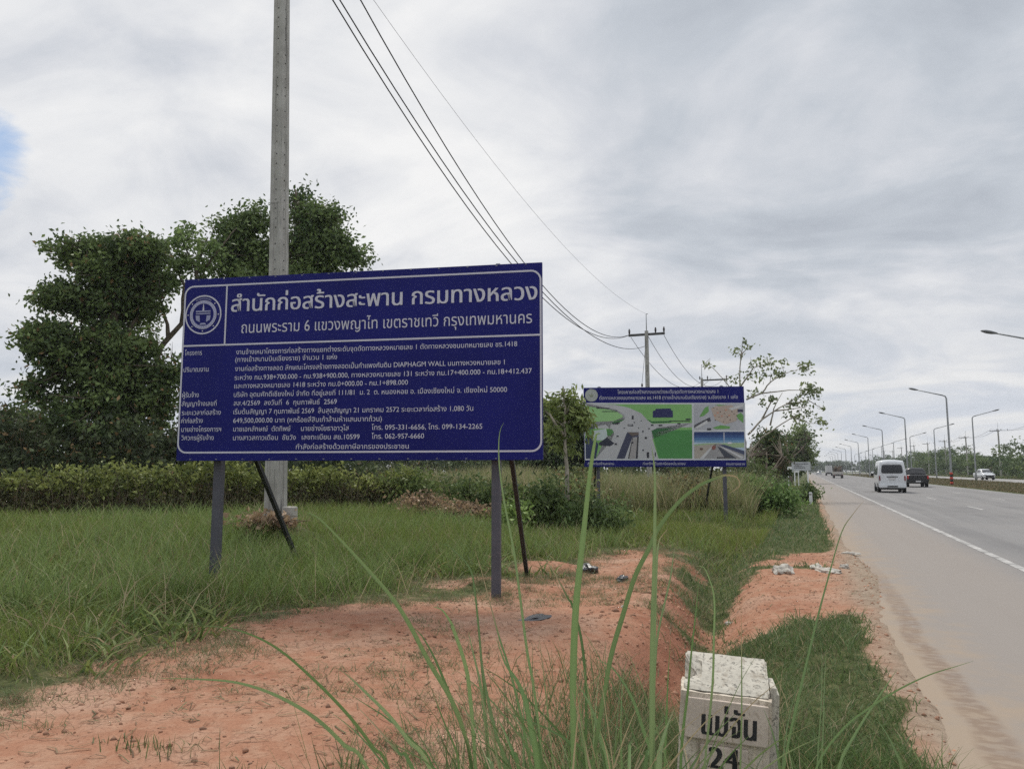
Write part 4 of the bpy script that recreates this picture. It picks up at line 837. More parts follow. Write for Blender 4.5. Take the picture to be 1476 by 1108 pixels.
# pebbles
def rocks(n, xr, yr, smin, smax, fn=None, seed=3):
    rg = np.random.default_rng(seed); x = rg.uniform(*xr, n); y = rg.uniform(*yr, n)
    if fn is not None: k = fn(x, y); x, y = x[k], y[k]
    z = gz(x, y); s = smin * (smax / smin) ** (rg.random(len(x)) ** 2)
    o = np.array([(1, 0, 0), (0, 1, 0), (-1, 0, 0), (0, -1, 0), (0, 0, .8), (0, 0, -.6)], float)
    Vr = o[None] * s[:, None, None] * (.6 + .7 * rg.random((len(x), 6, 1))) + np.stack([x, y, z], 1)[:, None]
    fs = np.array([(0, 1, 4), (1, 2, 4), (2, 3, 4), (3, 0, 4), (1, 0, 5), (2, 1, 5), (3, 2, 5), (0, 3, 5)])
    Fr = (np.arange(len(x)) * 6)[:, None, None] + fs[None]
    return Vr.reshape(-1, 3), Fr.reshape(-1, 3)
v_, f_ = rocks(15000, (-6, 1.1), (2.5, 16), .003, .026, lambda x, y: soil_mask(x, y) > .4)
v2, f2 = rocks(420, (-2.2, -1.0), (5, 13), .012, .05, lambda x, y: soil_mask(x, y) > .3, seed=8)
f_ = np.concatenate([f_, f2 + len(v_)]); v_ = np.concatenate([v_, v2])
tag(np_mesh('pebbles', v_, f_, mat('pebble', (.33, .18, .115), .9, .5, 3)), 'crumbs of soil and small pebbles', 'pebbles', kind='stuff')
# ------------------------------------------------------------------ foliage
LIFT = 2.0
THICKET = [(-26.3, 17.0, 2.0, 3.4), (-24.7, 18.2, 2.0, 3.2), (-23.1, 19.3, 2.0, 3.0), (-21.3, 20.4, 2.0, 3.6), (-19.9, 21.5, 1.9, 2.8), (-17.9, 22.8, 1.8, 2.2), (-15.8, 24.1, 1.7, 1.9), (-13.7, 25.5, 1.5, 1.3)]
def leaf_quads(P, size, rng, aspect=.5, droop=.35, out=None):
    n = len(P)
    d = rng.normal(size=(n, 3))
    if out is not None: d = d + out * 1.1
    d[:, 2] -= droop
    d /= np.linalg.norm(d, axis=1)[:, None] + 1e-9
    u = rng.normal(size=(n, 3)); u[:, 2] *= .45
    s = np.cross(d, u); s /= np.linalg.norm(s, axis=1)[:, None] + 1e-9
    nrm = np.cross(s, d)
    Ls = (size * (.65 + .7 * rng.random(n)))[:, None]
    base = P - d * Ls * .5; tip = P + d * Ls * .5
    fold = nrm * Ls * .10
    Vq = np.stack([base, P - s * Ls * aspect * .5 + fold, tip, P + s * Ls * aspect * .5 + fold], 1)
    return Vq.reshape(-1, 3).astype(np.float32), (np.arange(n) * 4)[:, None] + np.arange(4)[None]
def cloud(clumps, leaf, ca, cb, seed, k=1.0, sub=22, spread=.2, deep=.85, shell=.42, aspect=.5, droop=.35, dry=0.0, dryc=(.20, .13, .06), gaps=0.0, gapsize=.55, fray=0.0):
    rg = np.random.default_rng(seed); VV = []; FF = []; TT = []; o = 0
    ca = np.array(ca) * LIFT + .006; cb = np.array(cb) * LIFT * 1.12 + .008; dryc = np.array(dryc) * 1.3
    for c, rx, rz, n in clumps:
        n = int(n * k); m = max(2, n // sub)
        d = rg.normal(size=(m, 3)); d /= np.linalg.norm(d, axis=1)[:, None]
        rr = rg.random(m) ** shell
        rr = rr * (1 + .16 * np.sin(d[:, 0] * 5 + seed) * np.cos(d[:, 2] * 4 + seed * 2))
        far_ = rg.random((m, 1)) < fray; 
        cen = np.array(c) + d * np.where(far_, 1.0 + .35 * rg.random((m, 1)), rr[:, None]) * np.array([rx, rx * deep, rz])
        if gaps:                                     # holes through the crown
            q = cen / gapsize; nz = np.sin(q[:, 0] * 1.9 + seed) + np.sin(q[:, 1] * 2.3 + 1.7 * seed) + np.sin(q[:, 2] * 2.6 + .6 * seed) + .8 * np.sin(q[:, 0] * 4.1 + q[:, 2] * 3.7)
            ok = nz > -1.9 + 2.2 * gaps
            if ok.sum() < 2: ok[:2] = True
            cen = cen[ok]; d = d[ok]; m = len(cen); n = int(n * (.45 + .55 * ok.mean()))
        col = rg.random((m, 1)); col = np.array(ca) * (1 - col) + np.array(cb) * col
        id_ = rg.integers(0, m, n)
        sd_ = spread * (.5 + rg.random(m))[id_][:, None]
        P = cen[id_] + rg.normal(size=(n, 3)) * sd_ * np.array([1, 1, .75])
        t = col[id_] * (.72 + .56 * rg.random((n, 1)))
        if dry:
            q = rg.random((n, 1)) < dry; t = np.where(q, np.array(dryc) * (.6 + .8 * rg.random((n, 1))), t)
        Vq, Fq = leaf_quads(P, leaf, rg, aspect, droop, out=d[id_] * .6)
        VV.append(Vq); FF.append(Fq + o); o += len(Vq); TT.append(np.repeat(t, 4, 0))
    return np.concatenate(VV), np.concatenate(FF), np.concatenate(TT)
def ground_at(x, y): return float(gz(np.array([x]), np.array([y]))[0])
def limb_mesh(mb, limbs, r0, taper=.8, mn=.012, wob=.03, rng=random.Random(4), n=7):
    for i, P in enumerate(limbs):
        P = [Vector(p) for p in P]; Q = []
        for a, b in zip(P, P[1:]):
            for k in range(3): Q.append(a.lerp(b, k / 3) + Vector((rng.uniform(-wob, wob), rng.uniform(-wob, wob), 0)) * (0 if not Q else 1))
        Q.append(P[-1]); rad = r0 if i == 0 else r0 * .5 * (.8 + .4 * rng.random())
        m = len(Q)
        mb.tube(Q, [max(mn, rad * (1 - taper * k / (m - 1))) for k in range(m)], n)
def tree(name, label, cat, limbs, r0, clumps, leaf, ca, cb, seed, group=None, bark=None, trunk_to_ground=True, twigs=60, **kw):
    b = Vector(limbs[0][0]); g = ground_at(b.x, b.y)
    root = empty(name, (b.x, b.y, g), 0, label, cat, group)
    off = Vector((b.x, b.y, g))
    lm = [[Vector(p) - off for p in l] for l in limbs]
    if trunk_to_ground and lm[0][0].z > .05: lm[0] = [Vector((lm[0][0].x, lm[0][0].y, -.1))] + lm[0]
    mb = MB(); limb_mesh(mb, lm, r0)
    rg = random.Random(seed)
    pts = [p for l in lm for p in l]
    for c, rx, rz, n in clumps:                      # twigs that run out into the leaf clumps
        cc = Vector(c) - off
        near = min(pts, key=lambda p: (p - cc).length)
        for k in range(max(1, int(twigs * min(1, n / 2500)))):
            e = cc + Vector((rg.gauss(0, rx * .5), rg.gauss(0, rx * .4), rg.gauss(0, rz * .5)))
            mid = near.lerp(e, .5) + Vector((rg.uniform(-.2, .2), rg.uniform(-.2, .2), rg.uniform(-.1, .25)))
            mb.tube([near, mid, e], [max(.012, r0 * .16), max(.009, r0 * .09), .005], 4, cap=False)
    mb.build('trunk', bark or M_BARK, root)
    Vq, Fq, T = cloud(clumps, leaf, ca, cb, seed, **kw)
    Vq = Vq - np.array(off, np.float32)
    np_mesh('crown', Vq, Fq, M_LEAF, root, tint=T)
    return root
tree('vine_covered_tree', 'broad dark tree smothered in climbing vines with a flat top, behind the vine hedge', 'tree', LIMBS_VINE, .30, CROWN_VINE, .185, (.030, .050, .016), (.085, .115, .035), 21, k=1.6, dry=.03, sub=32, spread=.22, shell=.5, gaps=.58, gapsize=.5, fray=.11)
tree('thin_crowned_tree', 'slender tree with open light green crown and slanting limb beside the big blue sign', 'tree', LIMBS_THIN, .17, CROWN_THIN, .19, (.055, .085, .028), (.11, .15, .05), 22, bark=M_BARK, sub=14, spread=.2, twigs=40, gaps=.5, gapsize=.4, fray=.12)
tree('bushy_tree', 'tall bushy dark green tree rising behind the concrete pole above the big sign', 'tree', LIMBS_BUSHY, .24, CROWN_BUSHY, .19, (.030, .052, .016), (.085, .115, .035), 23, k=1.4, sub=28, spread=.25, shell=.5, gaps=.68, gapsize=.5, fray=.16)
def simple_limbs(x, y, top, rg, n=4, z0=None):
    g = ground_at(x, y); L0 = [(x, y, g - .1), (x + rg.uniform(-.2, .2), y + rg.uniform(-.2, .2), g + top * .4), (x + rg.uniform(-.4, .4), y, g + top * .85)]
    out = [L0]
    for k in range(n):
        a = 2 * math.pi * (k + rg.random()) / n; l = top * .38
        out.append([L0[1], (L0[1][0] + math.cos(a) * l * .6, L0[1][1] + math.sin(a) * l * .6, L0[1][2] + l * .5), (L0[1][0] + math.cos(a) * l, L0[1][1] + math.sin(a) * l, L0[1][2] + l)])
    return out
rg_ = random.Random(8)
tree('low_shady_tree', 'low dark tree at the left end of the hedge, shorter than the vine covered tree', 'tree', simple_limbs(-28.3, 21.5, 3.0, rg_), .18, CROWN_LOW, .20, (.018, .026, .012), (.055, .065, .026), 24, dry=.10, k=1.2, sub=30, spread=.26, gaps=.4, fray=.05)
tree('sapling_tree', 'small young tree with a slim pale trunk and drooping leaves between the two signs', 'tree',
     [[(-5.38, 17.62, .4), (-5.37, 17.6, 1.3), (-5.42, 17.55, 2.2), (-5.40, 17.6, 3.1), (-5.45, 17.6, 3.6)], [(-5.42, 17.55, 2.4), (-5.75, 17.4, 2.9), (-5.95, 17.35, 3.1)], [(-5.4, 17.6, 2.6), (-5.15, 17.7, 3.0), (-4.95, 17.8, 3.3)], [(-5.4, 17.6, 2.9), (-5.2, 17.6, 3.3)]],
     .075, CROWN_SAPLING, .17, (.060, .085, .024), (.13, .155, .05), 25, bark=M_BARK_PALE, sub=12, spread=.10, droop=1.0, aspect=.36, twigs=30, k=1.0, gaps=.5, gapsize=.2, fray=.14)
tree('sparse_tree', 'gangly tree with long bare pale branches and few leaves beside the picture sign', 'tree', LIMBS_SPARSE, .10, CROWN_SPARSE, .21, (.055, .075, .030), (.12, .14, .06), 26, bark=M_BARK_PALE, sub=9, spread=.16, twigs=60, k=.85)
tree('dark_bushy_tree', 'low dark bushy tree leaning over the verge below the bare branches', 'tree', simple_limbs(-1.9, 43.5, 3.0, rg_), .14, CROWN_DARKBUSH, .20, (.022, .036, .014), (.06, .08, .028), 27, k=1.2, dry=.05, gaps=.4, fray=.08)
tree('pale_roadside_tree', 'rounded lighter green tree by the road edge behind the white road sign', 'tree', simple_limbs(-1.6, 96, 7.0, rg_), .2, CROWN_LIGHTTREE, .42, (.045, .070, .024), (.10, .125, .05), 28, sub=18, spread=.42, gaps=.4, gapsize=.9, fray=.1)
# dark trees seen in the gap between the two signs
for i, (x, y, top, w, lab) in enumerate([(-14.5, 43.0, 5.2, 1.0, 'dark upright tree in the gap between the two signs'), (-13.1, 44.5, 4.4, 1.3, 'dark bushy tree just behind the left edge of the picture sign'), (-16.6, 46, 3.8, 1.4, 'low dark tree showing just beyond the right edge of the big sign')]):
    g = ground_at(x, y)
    cl = [((x + rg_.uniform(-.5, .5), y + rg_.uniform(-.5, .5), g + top * q), w * (1.15 - .5 * abs(q - .4)), top * .2, 2600) for q in (.2, .4, .6, .82)]
    tree('roadside_tree', lab, 'tree', simple_limbs(x, y, top * .8, rg_), (.12), cl, .24, (.020, .034, .014), (.055, .072, .026), 40 + i, group='dark trees between the two signs')
# far trees on the left, a dark line behind the meadow
def far_tree(x, y, top, w, seed, lab, group, name='far_tree', n=900, leaf=.5, ca=(.024, .038, .016), cb=(.065, .085, .032)):
    g = ground_at(x, y); rg = random.Random(seed); cl = []
    for q in range(6):
        a = rg.uniform(0, 6.28); z = rg.uniform(.28, .85)
        cl.append(((x + math.cos(a) * w * .55, y + math.sin(a) * w * .5, g + top * z), w * rg.uniform(.45, .7), top * rg.uniform(.14, .22), n))
    cl.append(((x, y, g + top * .22), w * .9, top * .22, n))
    return tree(name, lab, 'tree', simple_limbs(x, y, top * .8, rg), .05 * top, cl, leaf, ca, cb, seed, group=group, twigs=6, sub=20, spread=.06 * top, gaps=.35, gapsize=1.1, fray=.08)
for i in range(11):
    t = i / 10; x = -92 + 74 * t + rg_.uniform(-2, 2); y = 66 + 26 * t + rg_.uniform(-3, 3)
    far_tree(x, y, 4.6 + rg_.uniform(-.4, 1.0), 6.8, 60 + i, 'dark far tree in the line closing the meadow behind the big sign', 'far trees behind the meadow', n=900, leaf=.45)
# trees along the far carriageway
spec = [(43, 108, 8.8), (41.5, 128, 7.4), (43, 146, 7.6), (41, 163, 6.9), (44, 180, 7.4), (41.5, 198, 5.6), (43, 222, 5.2), (41, 246, 6.6), (44, 268, 9.0), (41.5, 296, 8.4), (43, 330, 8.2)]
for i, (x, y, top) in enumerate(spec):
    far_tree(x, y, top, 8.2, 90 + i, 'dense green tree in the row along the far carriageway', 'trees along the far carriageway', 'roadside_tree', n=620, leaf=.52, ca=(.026, .046, .016), cb=(.075, .10, .034))
tree('bare_topped_tree', 'tall ragged tree with bare upright branches at the right end of the far tree row', 'tree',
     [[(45.5, 165, 0), (45.6, 165, 5), (45.2, 165, 8.2)], [(45.6, 165, 5), (43.8, 165, 8.6)], [(45.6, 165, 5.5), (46.8, 165, 9)], [(45.6, 165, 6), (42.5, 165, 8.0)], [(45.6, 165, 6.5), (44.6, 165, 9.6)]], .22,
     [((44.6, 165, 8.0), 1.6, 1.0, 160), ((46, 165, 6.4), 2, 1.4, 500), ((45.6, 165, 9.2), 1.4, .7, 90)], .4, (.05, .055, .03), (.10, .10, .05), 110, bark=M_BARK, twigs=40, sub=9)
# the wood closing the view at the end of the road, and along the left verge far off
def wood(name, lab, spots, seed, leaf=1.1, n=260, ca=(.022, .036, .018), cb=(.055, .075, .035)):
    rg = random.Random(seed); cl = []
    for x, y, top in spots:
        for q in range(4): cl.append(((x + rg.gauss(0, top * .35), y + rg.gauss(0, top * .2), top * rg.uniform(.2, .8)), top * rg.uniform(.4, .6), top * rg.uniform(.16, .25), n))
    Vq, Fq, T = cloud(cl, leaf, ca, cb, seed, spread=.7, sub=18)
    return tag(np_mesh(name, Vq, Fq, M_LEAF, tint=T), lab, 'trees', kind='stuff')
rw = random.Random(77)
wood('distant_wood', 'distant wood where the road ends', [(rw.uniform(-10, 150), rw.uniform(640, 720), rw.uniform(9, 14)) for k in range(60)] + [(-8 - rw.random() * 10, 400 + 12 * k, rw.uniform(8, 12)) for k in range(16)], 71)
wood('far_roadside_wood', 'far wood along the far carriageway', [(rw.uniform(40, 54), 340 + 7.5 * k, rw.uniform(6, 10)) for k in range(40)] + [(rw.uniform(50, 70), 110 + 11 * k, rw.uniform(5, 7)) for k in range(26)], 72, n=220)
for i, (x, y, top, lab) in enumerate([(-5.0, 108, 5.0, 'dark tree on the near verge behind the pale roadside tree'), (-5.5, 150, 7.0, 'dark tree on the near verge where the lorries are'), (-7, 215, 9.0, 'farthest single dark tree on the near verge'), (-8, 125, 6.5, 'dark tree set back from the near verge, behind the others')]):
    far_tree(x, y, top, 2.6, 130 + i, lab, 'far trees on the near verge', n=330, leaf=.42)
# the vine-covered hedge
def hedge(A, B, h, th, seed, step=.42):
    rg = random.Random(seed); A = Vector(A); B = Vector(B); n = int((B - A).length / step); cl = []
    for k in range(n + 1):
        p = A.lerp(B, k / n); g = ground_at(p.x, p.y)
        hh = h * (1 + .12 * math.sin(k * .33) + .10 * math.sin(k * .9 + 1) + rg.uniform(-.11, .11))
        for q in range(4):
            z = g + hh * (.10 + .27 * q); cl.append(((p.x + rg.uniform(-.15, .15), p.y + rg.uniform(-.15, .15), z), th * (.75 + .3 * (q == 3)) * rg.uniform(.8, 1.15), .26, 240 if q == 3 else 170))
    return cl
def hedge_obj(name, lab, A, B, h, th, seed, ca, cb, stuffing, **kw):
    cl = hedge(A, B, h, th, seed); off = Vector((A[0], A[1], ground_at(A[0], A[1])))
    root = empty(name, off, 0, lab, 'hedge')
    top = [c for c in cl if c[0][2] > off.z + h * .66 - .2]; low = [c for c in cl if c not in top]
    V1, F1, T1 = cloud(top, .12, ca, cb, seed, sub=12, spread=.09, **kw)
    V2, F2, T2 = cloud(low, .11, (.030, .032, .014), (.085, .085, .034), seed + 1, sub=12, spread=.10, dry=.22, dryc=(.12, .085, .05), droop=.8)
    np_mesh('foliage', np.concatenate([V1, V2]) - np.array(off, np.float32), np.concatenate([F1, F2 + len(V1)]), M_LEAF, root, tint=np.concatenate([T1, T2]))
    # a mat of dead stems inside and strands hanging down its face
    mb = MB(); rg = random.Random(seed); A_ = Vector(A); B_ = Vector(B)
    for k in range(stuffing):
        p = A_.lerp(B_, rg.random()); x, y = p.x + rg.gauss(0, th * .6), p.y + rg.gauss(0, th * .6); g = ground_at(x, y) - off.z
        x -= off.x; y -= off.y; t = h * rg.uniform(.6, 1.05)
        mb.tube([(x, y, g - .05), (x + rg.gauss(0, .15), y + rg.gauss(0, .15), g + t * .5), (x + rg.gauss(0, .25), y + rg.gauss(0, .25), g + t)], [.012, .009, .004], 4, cap=False)
    mb.build('stem', M_STEM, root)
    return root
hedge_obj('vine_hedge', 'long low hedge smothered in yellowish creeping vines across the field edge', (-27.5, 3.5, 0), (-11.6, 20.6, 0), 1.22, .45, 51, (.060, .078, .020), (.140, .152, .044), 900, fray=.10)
# darker overgrown lump that ends the hedge behind the pole
def bush(name, lab, x, y, r, h, n, leaf, ca, cb, seed, group=None, cat='bush', **kw):
    g = ground_at(x, y); rg = random.Random(seed)
    cl = [((x + rg.gauss(0, r * .45), y + rg.gauss(0, r * .4), g + h * rg.uniform(.25, .8)), r * rg.uniform(.4, .62), h * rg.uniform(.18, .27), n // 7) for k in range(6)] + [((x, y, g + h * .25), r * .85, h * .25, n // 7)]
    root = empty(name, (x, y, g), 0, lab, cat, group); off = np.array((x, y, g), np.float32)
    Vq, Fq, T = cloud(cl, leaf, ca, cb, seed, sub=12, spread=leaf * 1.2, fray=.16, gaps=.3, gapsize=r * .35, **kw)
    np_mesh('foliage', Vq - off, Fq, M_LEAF, root, tint=T)
    mb = MB()
    for k in range(12):
        a = rg.uniform(0, 6.28); d = rg.uniform(.2, .8) * r
        mb.tube([(rg.uniform(-.1, .1), rg.uniform(-.1, .1), -.05), (math.cos(a) * d * .4, math.sin(a) * d * .4, h * .4), (math.cos(a) * d, math.sin(a) * d, h * rg.uniform(.6, .95))], [.02, .013, .005], 5, cap=False)
    mb.build('stem', M_STEM, root)
    return root
bush('overgrown_bush', 'dark vine covered bush ending the hedge just right of the concrete pole', -11.6, 20.6, 1.25, 1.35, 3400, .13, (.035, .055, .016), (.085, .11, .03), 31)
bush('overgrown_bush', 'second dark vine covered bush, above the brush heap right of the concrete pole', -9.9, 22.0, 1.15, 1.15, 3000, .13, (.030, .050, .016), (.075, .10, .03), 32)
bush('leafy_bush', 'dark drooping bush round the foot of the young tree', -5.2, 17.3, .95, 1.35, 3600, .16, (.025, .042, .014), (.075, .10, .03), 33, droop=1.0, aspect=.34)
bush('leafy_bush', 'bright light green low bush left of the young tree', -6.2, 16.6, .55, .75, 1500, .12, (.075, .12, .03), (.14, .19, .055), 34)
bush('leafy_bush', 'mid green bush just right of the foot of the young tree', -4.45, 16.9, .60, .8, 1600, .14, (.035, .06, .02), (.085, .12, .04), 35, droop=.9, aspect=.36)
bush('leafy_bush', 'pale straggly bush behind the young tree', -5.9, 19.6, .9, 1.35, 1600, .13, (.065, .085, .035), (.13, .15, .06), 36, dry=.12)
bush('round_bush', 'large round bright green bush at the road edge beside the picture sign', -.95, 27.3, .88, 1.42, 4800, .12, (.040, .075, .020), (.10, .15, .045), 37)
bush('round_bush', 'low darker bush behind the small white guide post', .05, 38.6, .7, 1.0, 1700, .13, (.03, .05, .018), (.08, .11, .035), 38)
bush('tall_bush', 'dark upright bush below the white road sign, behind the round bush', -1.3, 33, .8, 2.3, 2600, .15, (.028, .046, .016), (.075, .10, .034), 39)
bush('straw_bush', 'brownish dry bush behind the right post of the picture sign', -3.6, 26.6, 1.2, 1.7, 2600, .14, (.06, .065, .03), (.13, .12, .06), 42, dry=.3)
bush('straw_bush', 'tall dark bush hanging behind the picture sign', -3.2, 31, 1.7, 2.4, 3200, .17, (.025, .036, .016), (.065, .08, .03), 43)
bush('straw_bush', 'dark low bush under the left half of the picture sign', -8.2, 27.5, 1.5, 1.5, 2600, .15, (.04, .055, .02), (.10, .11, .04), 44, dry=.12)
for i, (x, y, r, h) in enumerate(THICKET):
    bush('thicket_bush', ['dark bush behind the vine hedge at the far left edge', 'dark bush behind the vine hedge under the low shady tree', 'dark bush behind the vine hedge under the vine covered tree', 'dark bush behind the hedge just left of the big sign', 'dark bush hidden behind the left half of the big sign', 'dark bush behind the hedge beside the concrete pole', 'dark bush behind the hedge hidden by the middle of the big sign', 'dark bush at the far end of the hedge behind the big sign'][i], x, y, r, h, 3000, .2, (.020, .030, .013), (.052, .066, .026), 160 + i, 'dark undergrowth behind the vine hedge', dry=.06)
# reed clumps close by
rr = random.Random(9); RB = np.random.default_rng(19)
LAB = {'A': 'clump of tall arching reed grass leftmost at the front, bending left over the red soil', 'B': 'clump of upright reed grass at the front between the arching clump and the widest blades', 'C': 'clump of broad reed blades at the front just left of the milestone', 'D': 'few tall thin reed blades standing right in front of the milestone', 'E': 'few thin reed blades right of the milestone leaning toward the road'}
def ribbon(P, w, VV, FF):
    P = [Vector(p) for p in P]; Q = []
    for i in range(len(P) - 1):                     # smooth the traced points
        p0, p1, p2, p3 = P[max(i - 1, 0)], P[i], P[i + 1], P[min(i + 2, len(P) - 1)]
        for k in range(4):
            t = k / 4; Q.append(.5 * ((2 * p1) + (p2 - p0) * t + (2 * p0 - 5 * p1 + 4 * p2 - p3) * t * t + (3 * p1 - p0 - 3 * p2 + p3) * t ** 3))
    Q.append(P[-1]); n = len(Q); b = len(VV); tw = rr.uniform(-.5, .5)
    for i, q in enumerate(Q):
        t = (Q[min(i + 1, n - 1)] - Q[max(i - 1, 0)]).normalized(); f = i / (n - 1)
        s = t.cross(Vector((math.sin(tw + f * .7), -math.cos(tw + f * .7), .15))).normalized(); m_ = s.cross(t)
        ww = w * (.55 + .45 * min(1, f * 3)) * (1 - .96 * max(0, (f - .35) / .65) ** 1.5) / 2
        VV += [q - s * ww, q - m_ * ww * .45, q + s * ww]
        if i:
            a = b + 3 * i; FF += [(a - 3, a - 2, a + 1, a), (a - 2, a - 1, a + 2, a + 1)]
    return n * 3
for key, bl in BLADES.items():
    VV = []; FF = []; TT = []
    def put(P, w, c):
        k = ribbon(P, w, VV, FF); dead = rr.random() < .45; d0 = rr.uniform(.6, .92); c = np.array(c)
        for q in range(k // 3):
            f = q / max(1, k // 3 - 1); u = min(1, max(0, (f - d0) / .12)) if dead else 0; e = c * (1 - u) + np.array((.36, .28, .16)) * u
            e = e * (.8 + .2 * min(1, f * 4)); TT.extend([e, e * 1.18, e])
    bases = []
    for w, P in bl:
        k = rr.random(); c = np.array((.13, .22, .075)) * (1 - k) + np.array((.26, .34, .16)) * k
        put(P, w, c * rr.uniform(.8, 1.15)); bases.append(P[0])
    bx = np.array(bases)
    for j in range({'A': 110, 'B': 230, 'C': 200, 'D': 12, 'E': 90}[key]):   # shorter blades filling the clump
        b = bx[rr.randrange(len(bx))]; x = b[0] + rr.gauss(0, .10); y = b[1] + rr.gauss(0, .16)
        if y > 3.35 and -.75 < x < -.1: continue
        if -.20 < x / y < -.03 and rr.random() < .85: continue
        hgt = rr.uniform(.45, 1.3) * (1 if key != 'E' else .55); a = rr.uniform(0, 6.28); ln = rr.uniform(.1, .6) * hgt
        g = ground_at(x, y); P = [(x + math.cos(a) * ln * t ** 2, y + math.sin(a) * ln * t ** 2, g - .03 + hgt * (t - .22 * t ** 3 * (ln / hgt) * 2)) for t in (0, .3, .6, .85, 1)]
        k = rr.random(); c = np.array((.10, .17, .055)) * (1 - k) + np.array((.23, .29, .13)) * k
        if rr.random() < .2: c = np.array((.38, .31, .19))
        put(P, rr.uniform(.004, .010), c)
    o = np_mesh('reed_clump', [tuple(v) for v in VV], FF, M_GRASS, tint=np.array(TT), smooth=False)
    tag(o, LAB[key], 'reed grass', 'reed clumps at the front')
# small tufts on the soil left of the reeds
for i, (x, y, h, n, lab) in enumerate([(-1.98, 3.05, .30, 34, 'upright green tuft on the red soil left of the arching reeds'), (-1.35, 3.2, .24, 40, 'dark thin tuft on the red soil just left of the reeds'), (-2.55, 3.1, .10, 60, 'low spreading tuft on the red soil at the bottom left'), (-3.35, 3.25, .09, 50, 'low withered tuft on the red soil, farthest left')]):
    x_ = RB.normal(x, .05 if h > .2 else .11, n); y_ = RB.normal(y, .04, n)
    p = blades(x_, y_, h * (.5 + .7 * RB.random(n)), np.full(n, .007), .12 + .3 * RB.random(n), tints(n, (.08, .13, .05), (.16, .21, .085), RB, dry=.15), rng=RB)
    tag(np_mesh('grass_tuft', p[0], p[1], M_GRASS, tint=p[2]), lab, 'grass tuft', 'grass tufts on the red soil')
# ------------------------------------------------------------------ lettering
_dg = None
def text_geo(s, offset=0.0, res=3):
    cu = bpy.data.curves.new('lettering', 'FONT'); cu.body = s; cu.size = 1; cu.offset = offset; cu.resolution_u = res; cu.fill_mode = 'FRONT'
    o = bpy.data.objects.new('lettering', cu); COL.objects.link(o)
    bpy.context.view_layer.update()
    me = bpy.data.meshes.new_from_object(o.evaluated_get(bpy.context.evaluated_depsgraph_get()))
    Vt = np.array([v.co[:] for v in me.vertices]); Ft = [tuple(p.vertices) for p in me.polygons]
    bpy.data.objects.remove(o); bpy.data.curves.remove(cu); bpy.data.meshes.remove(me)
    return Vt, Ft
def put_text(mb, s, x0, x1, z, size, y, m=0, offset=0.0, upright=True):
    """write s on a board that faces -Y: from x0 to x1, baseline z"""
    Vt, Ft = text_geo(s, offset)
    lo, hi = Vt[:, 0].min(), Vt[:, 0].max(); k = (x1 - x0) / (hi - lo)
    mb.add([(x0 + (v[0] - lo) * k, y, z + v[1] * size) for v in Vt], Ft, m)
def ring(mb, c, r0, r1, y, n=48, m=0):
    V = []; F = []
    for j in range(n):
        a = 2 * math.pi * j / n
        V += [(c[0] + r0 * math.cos(a), y, c[1] + r0 * math.sin(a)), (c[0] + r1 * math.cos(a), y, c[1] + r1 * math.sin(a))]
    for j in range(n): k = (j + 1) % n; F.append((2 * j, 2 * k, 2 * k + 1, 2 * j + 1))
    mb.add(V, F, m)
def disc(mb, c, r, y, n=32, m=0): mb.poly([(c[0] + r * math.cos(2 * math.pi * j / n), y, c[1] + r * math.sin(2 * math.pi * j / n)) for j in range(n)], m)
def rect(mb, x0, z0, x1, z1, y, m=0): mb.poly([(x0, y, z0), (x1, y, z0), (x1, y, z1), (x0, y, z1)], m)
M_NAVY = mat('navy_vinyl', (.0105, .0125, .138), .5, .13, .8, .12, 3.5, spec=.16)
M_LETTER = mat('white_vinyl', (.56, .56, .64), .5, .05, 2)
M_LETTER_DIM = mat('grey_vinyl', (.30, .31, .47), .5, .08, 8)

# ------------------------------------------------------------------ the big project sign
def billboard(name, label, x, y, rz, z0, Wd, Hd, posts, braces, lug_x):
    root = empty(name, (x, y, ground_at(x, y)), rz, label, 'billboard')
    zb = z0 - root.location.z
    co, si = math.cos(rz), math.sin(rz)
    def gl(lx, ly): return ground_at(x + lx * co - ly * si, y + lx * si + ly * co) - root.location.z
    m = MB(); m.box((Wd / 2, .02, zb + Hd / 2), (Wd, .04, Hd), bev=.004)
    panel = m.build('panel', M_NAVY, root)
    m = MB()
    for zz_ in (.12, Hd * .36, Hd * .64, Hd - .12): m.box((Wd / 2, .066, zb + zz_), (Wd - .1, .05, .05))
    for xx in np.linspace(.05, Wd - .05, 5): m.box((xx, .117, zb + Hd / 2), (.05, .05, Hd - .1))
    m.build('back_frame', M_STEEL_DARK, root)
    for px in posts:
        m = MB(); g = gl(px, .2); m.box((px, .195, (g - .15 + zb + Hd - .05) / 2), (.105, .105, zb + Hd - .05 - g + .15), bev=.006)
        m.build('post', M_STEEL_PAINT, root)
    for px, ex, ey in braces:
        m = MB(); g = gl(ex, ey); m.bar((px, .27, zb + .42), (ex, ey, g - .1), .055)
        m.build('brace', M_STEEL_DARK, root)
    for lx in lug_x:
        m = MB(); m.box((lx, .17, zb + Hd + .015), (.11, .07, .045), bev=.006); m.box((lx, .17, zb + Hd + .044), (.05, .04, .02))
        m.build('lug', M_GALV, root)
    return root, panel, zb
ang = math.atan2(8.53 - 7.63, -2.91 + 7.61)
sign, panel, zb = billboard('project_sign', 'big navy blue billboard of white lettering on two grey posts, nearest the camera', -7.61, 7.63, ang, 1.675, 4.8, 2.4,
    [.50, 4.20], [(.78, .78, 2.1), (4.32, 4.28, 2.1)], [4.22])
mb = MB(); SZ = {'T': (.30, .016), 'S': (.205, .006), 'B': (.088, .001)}
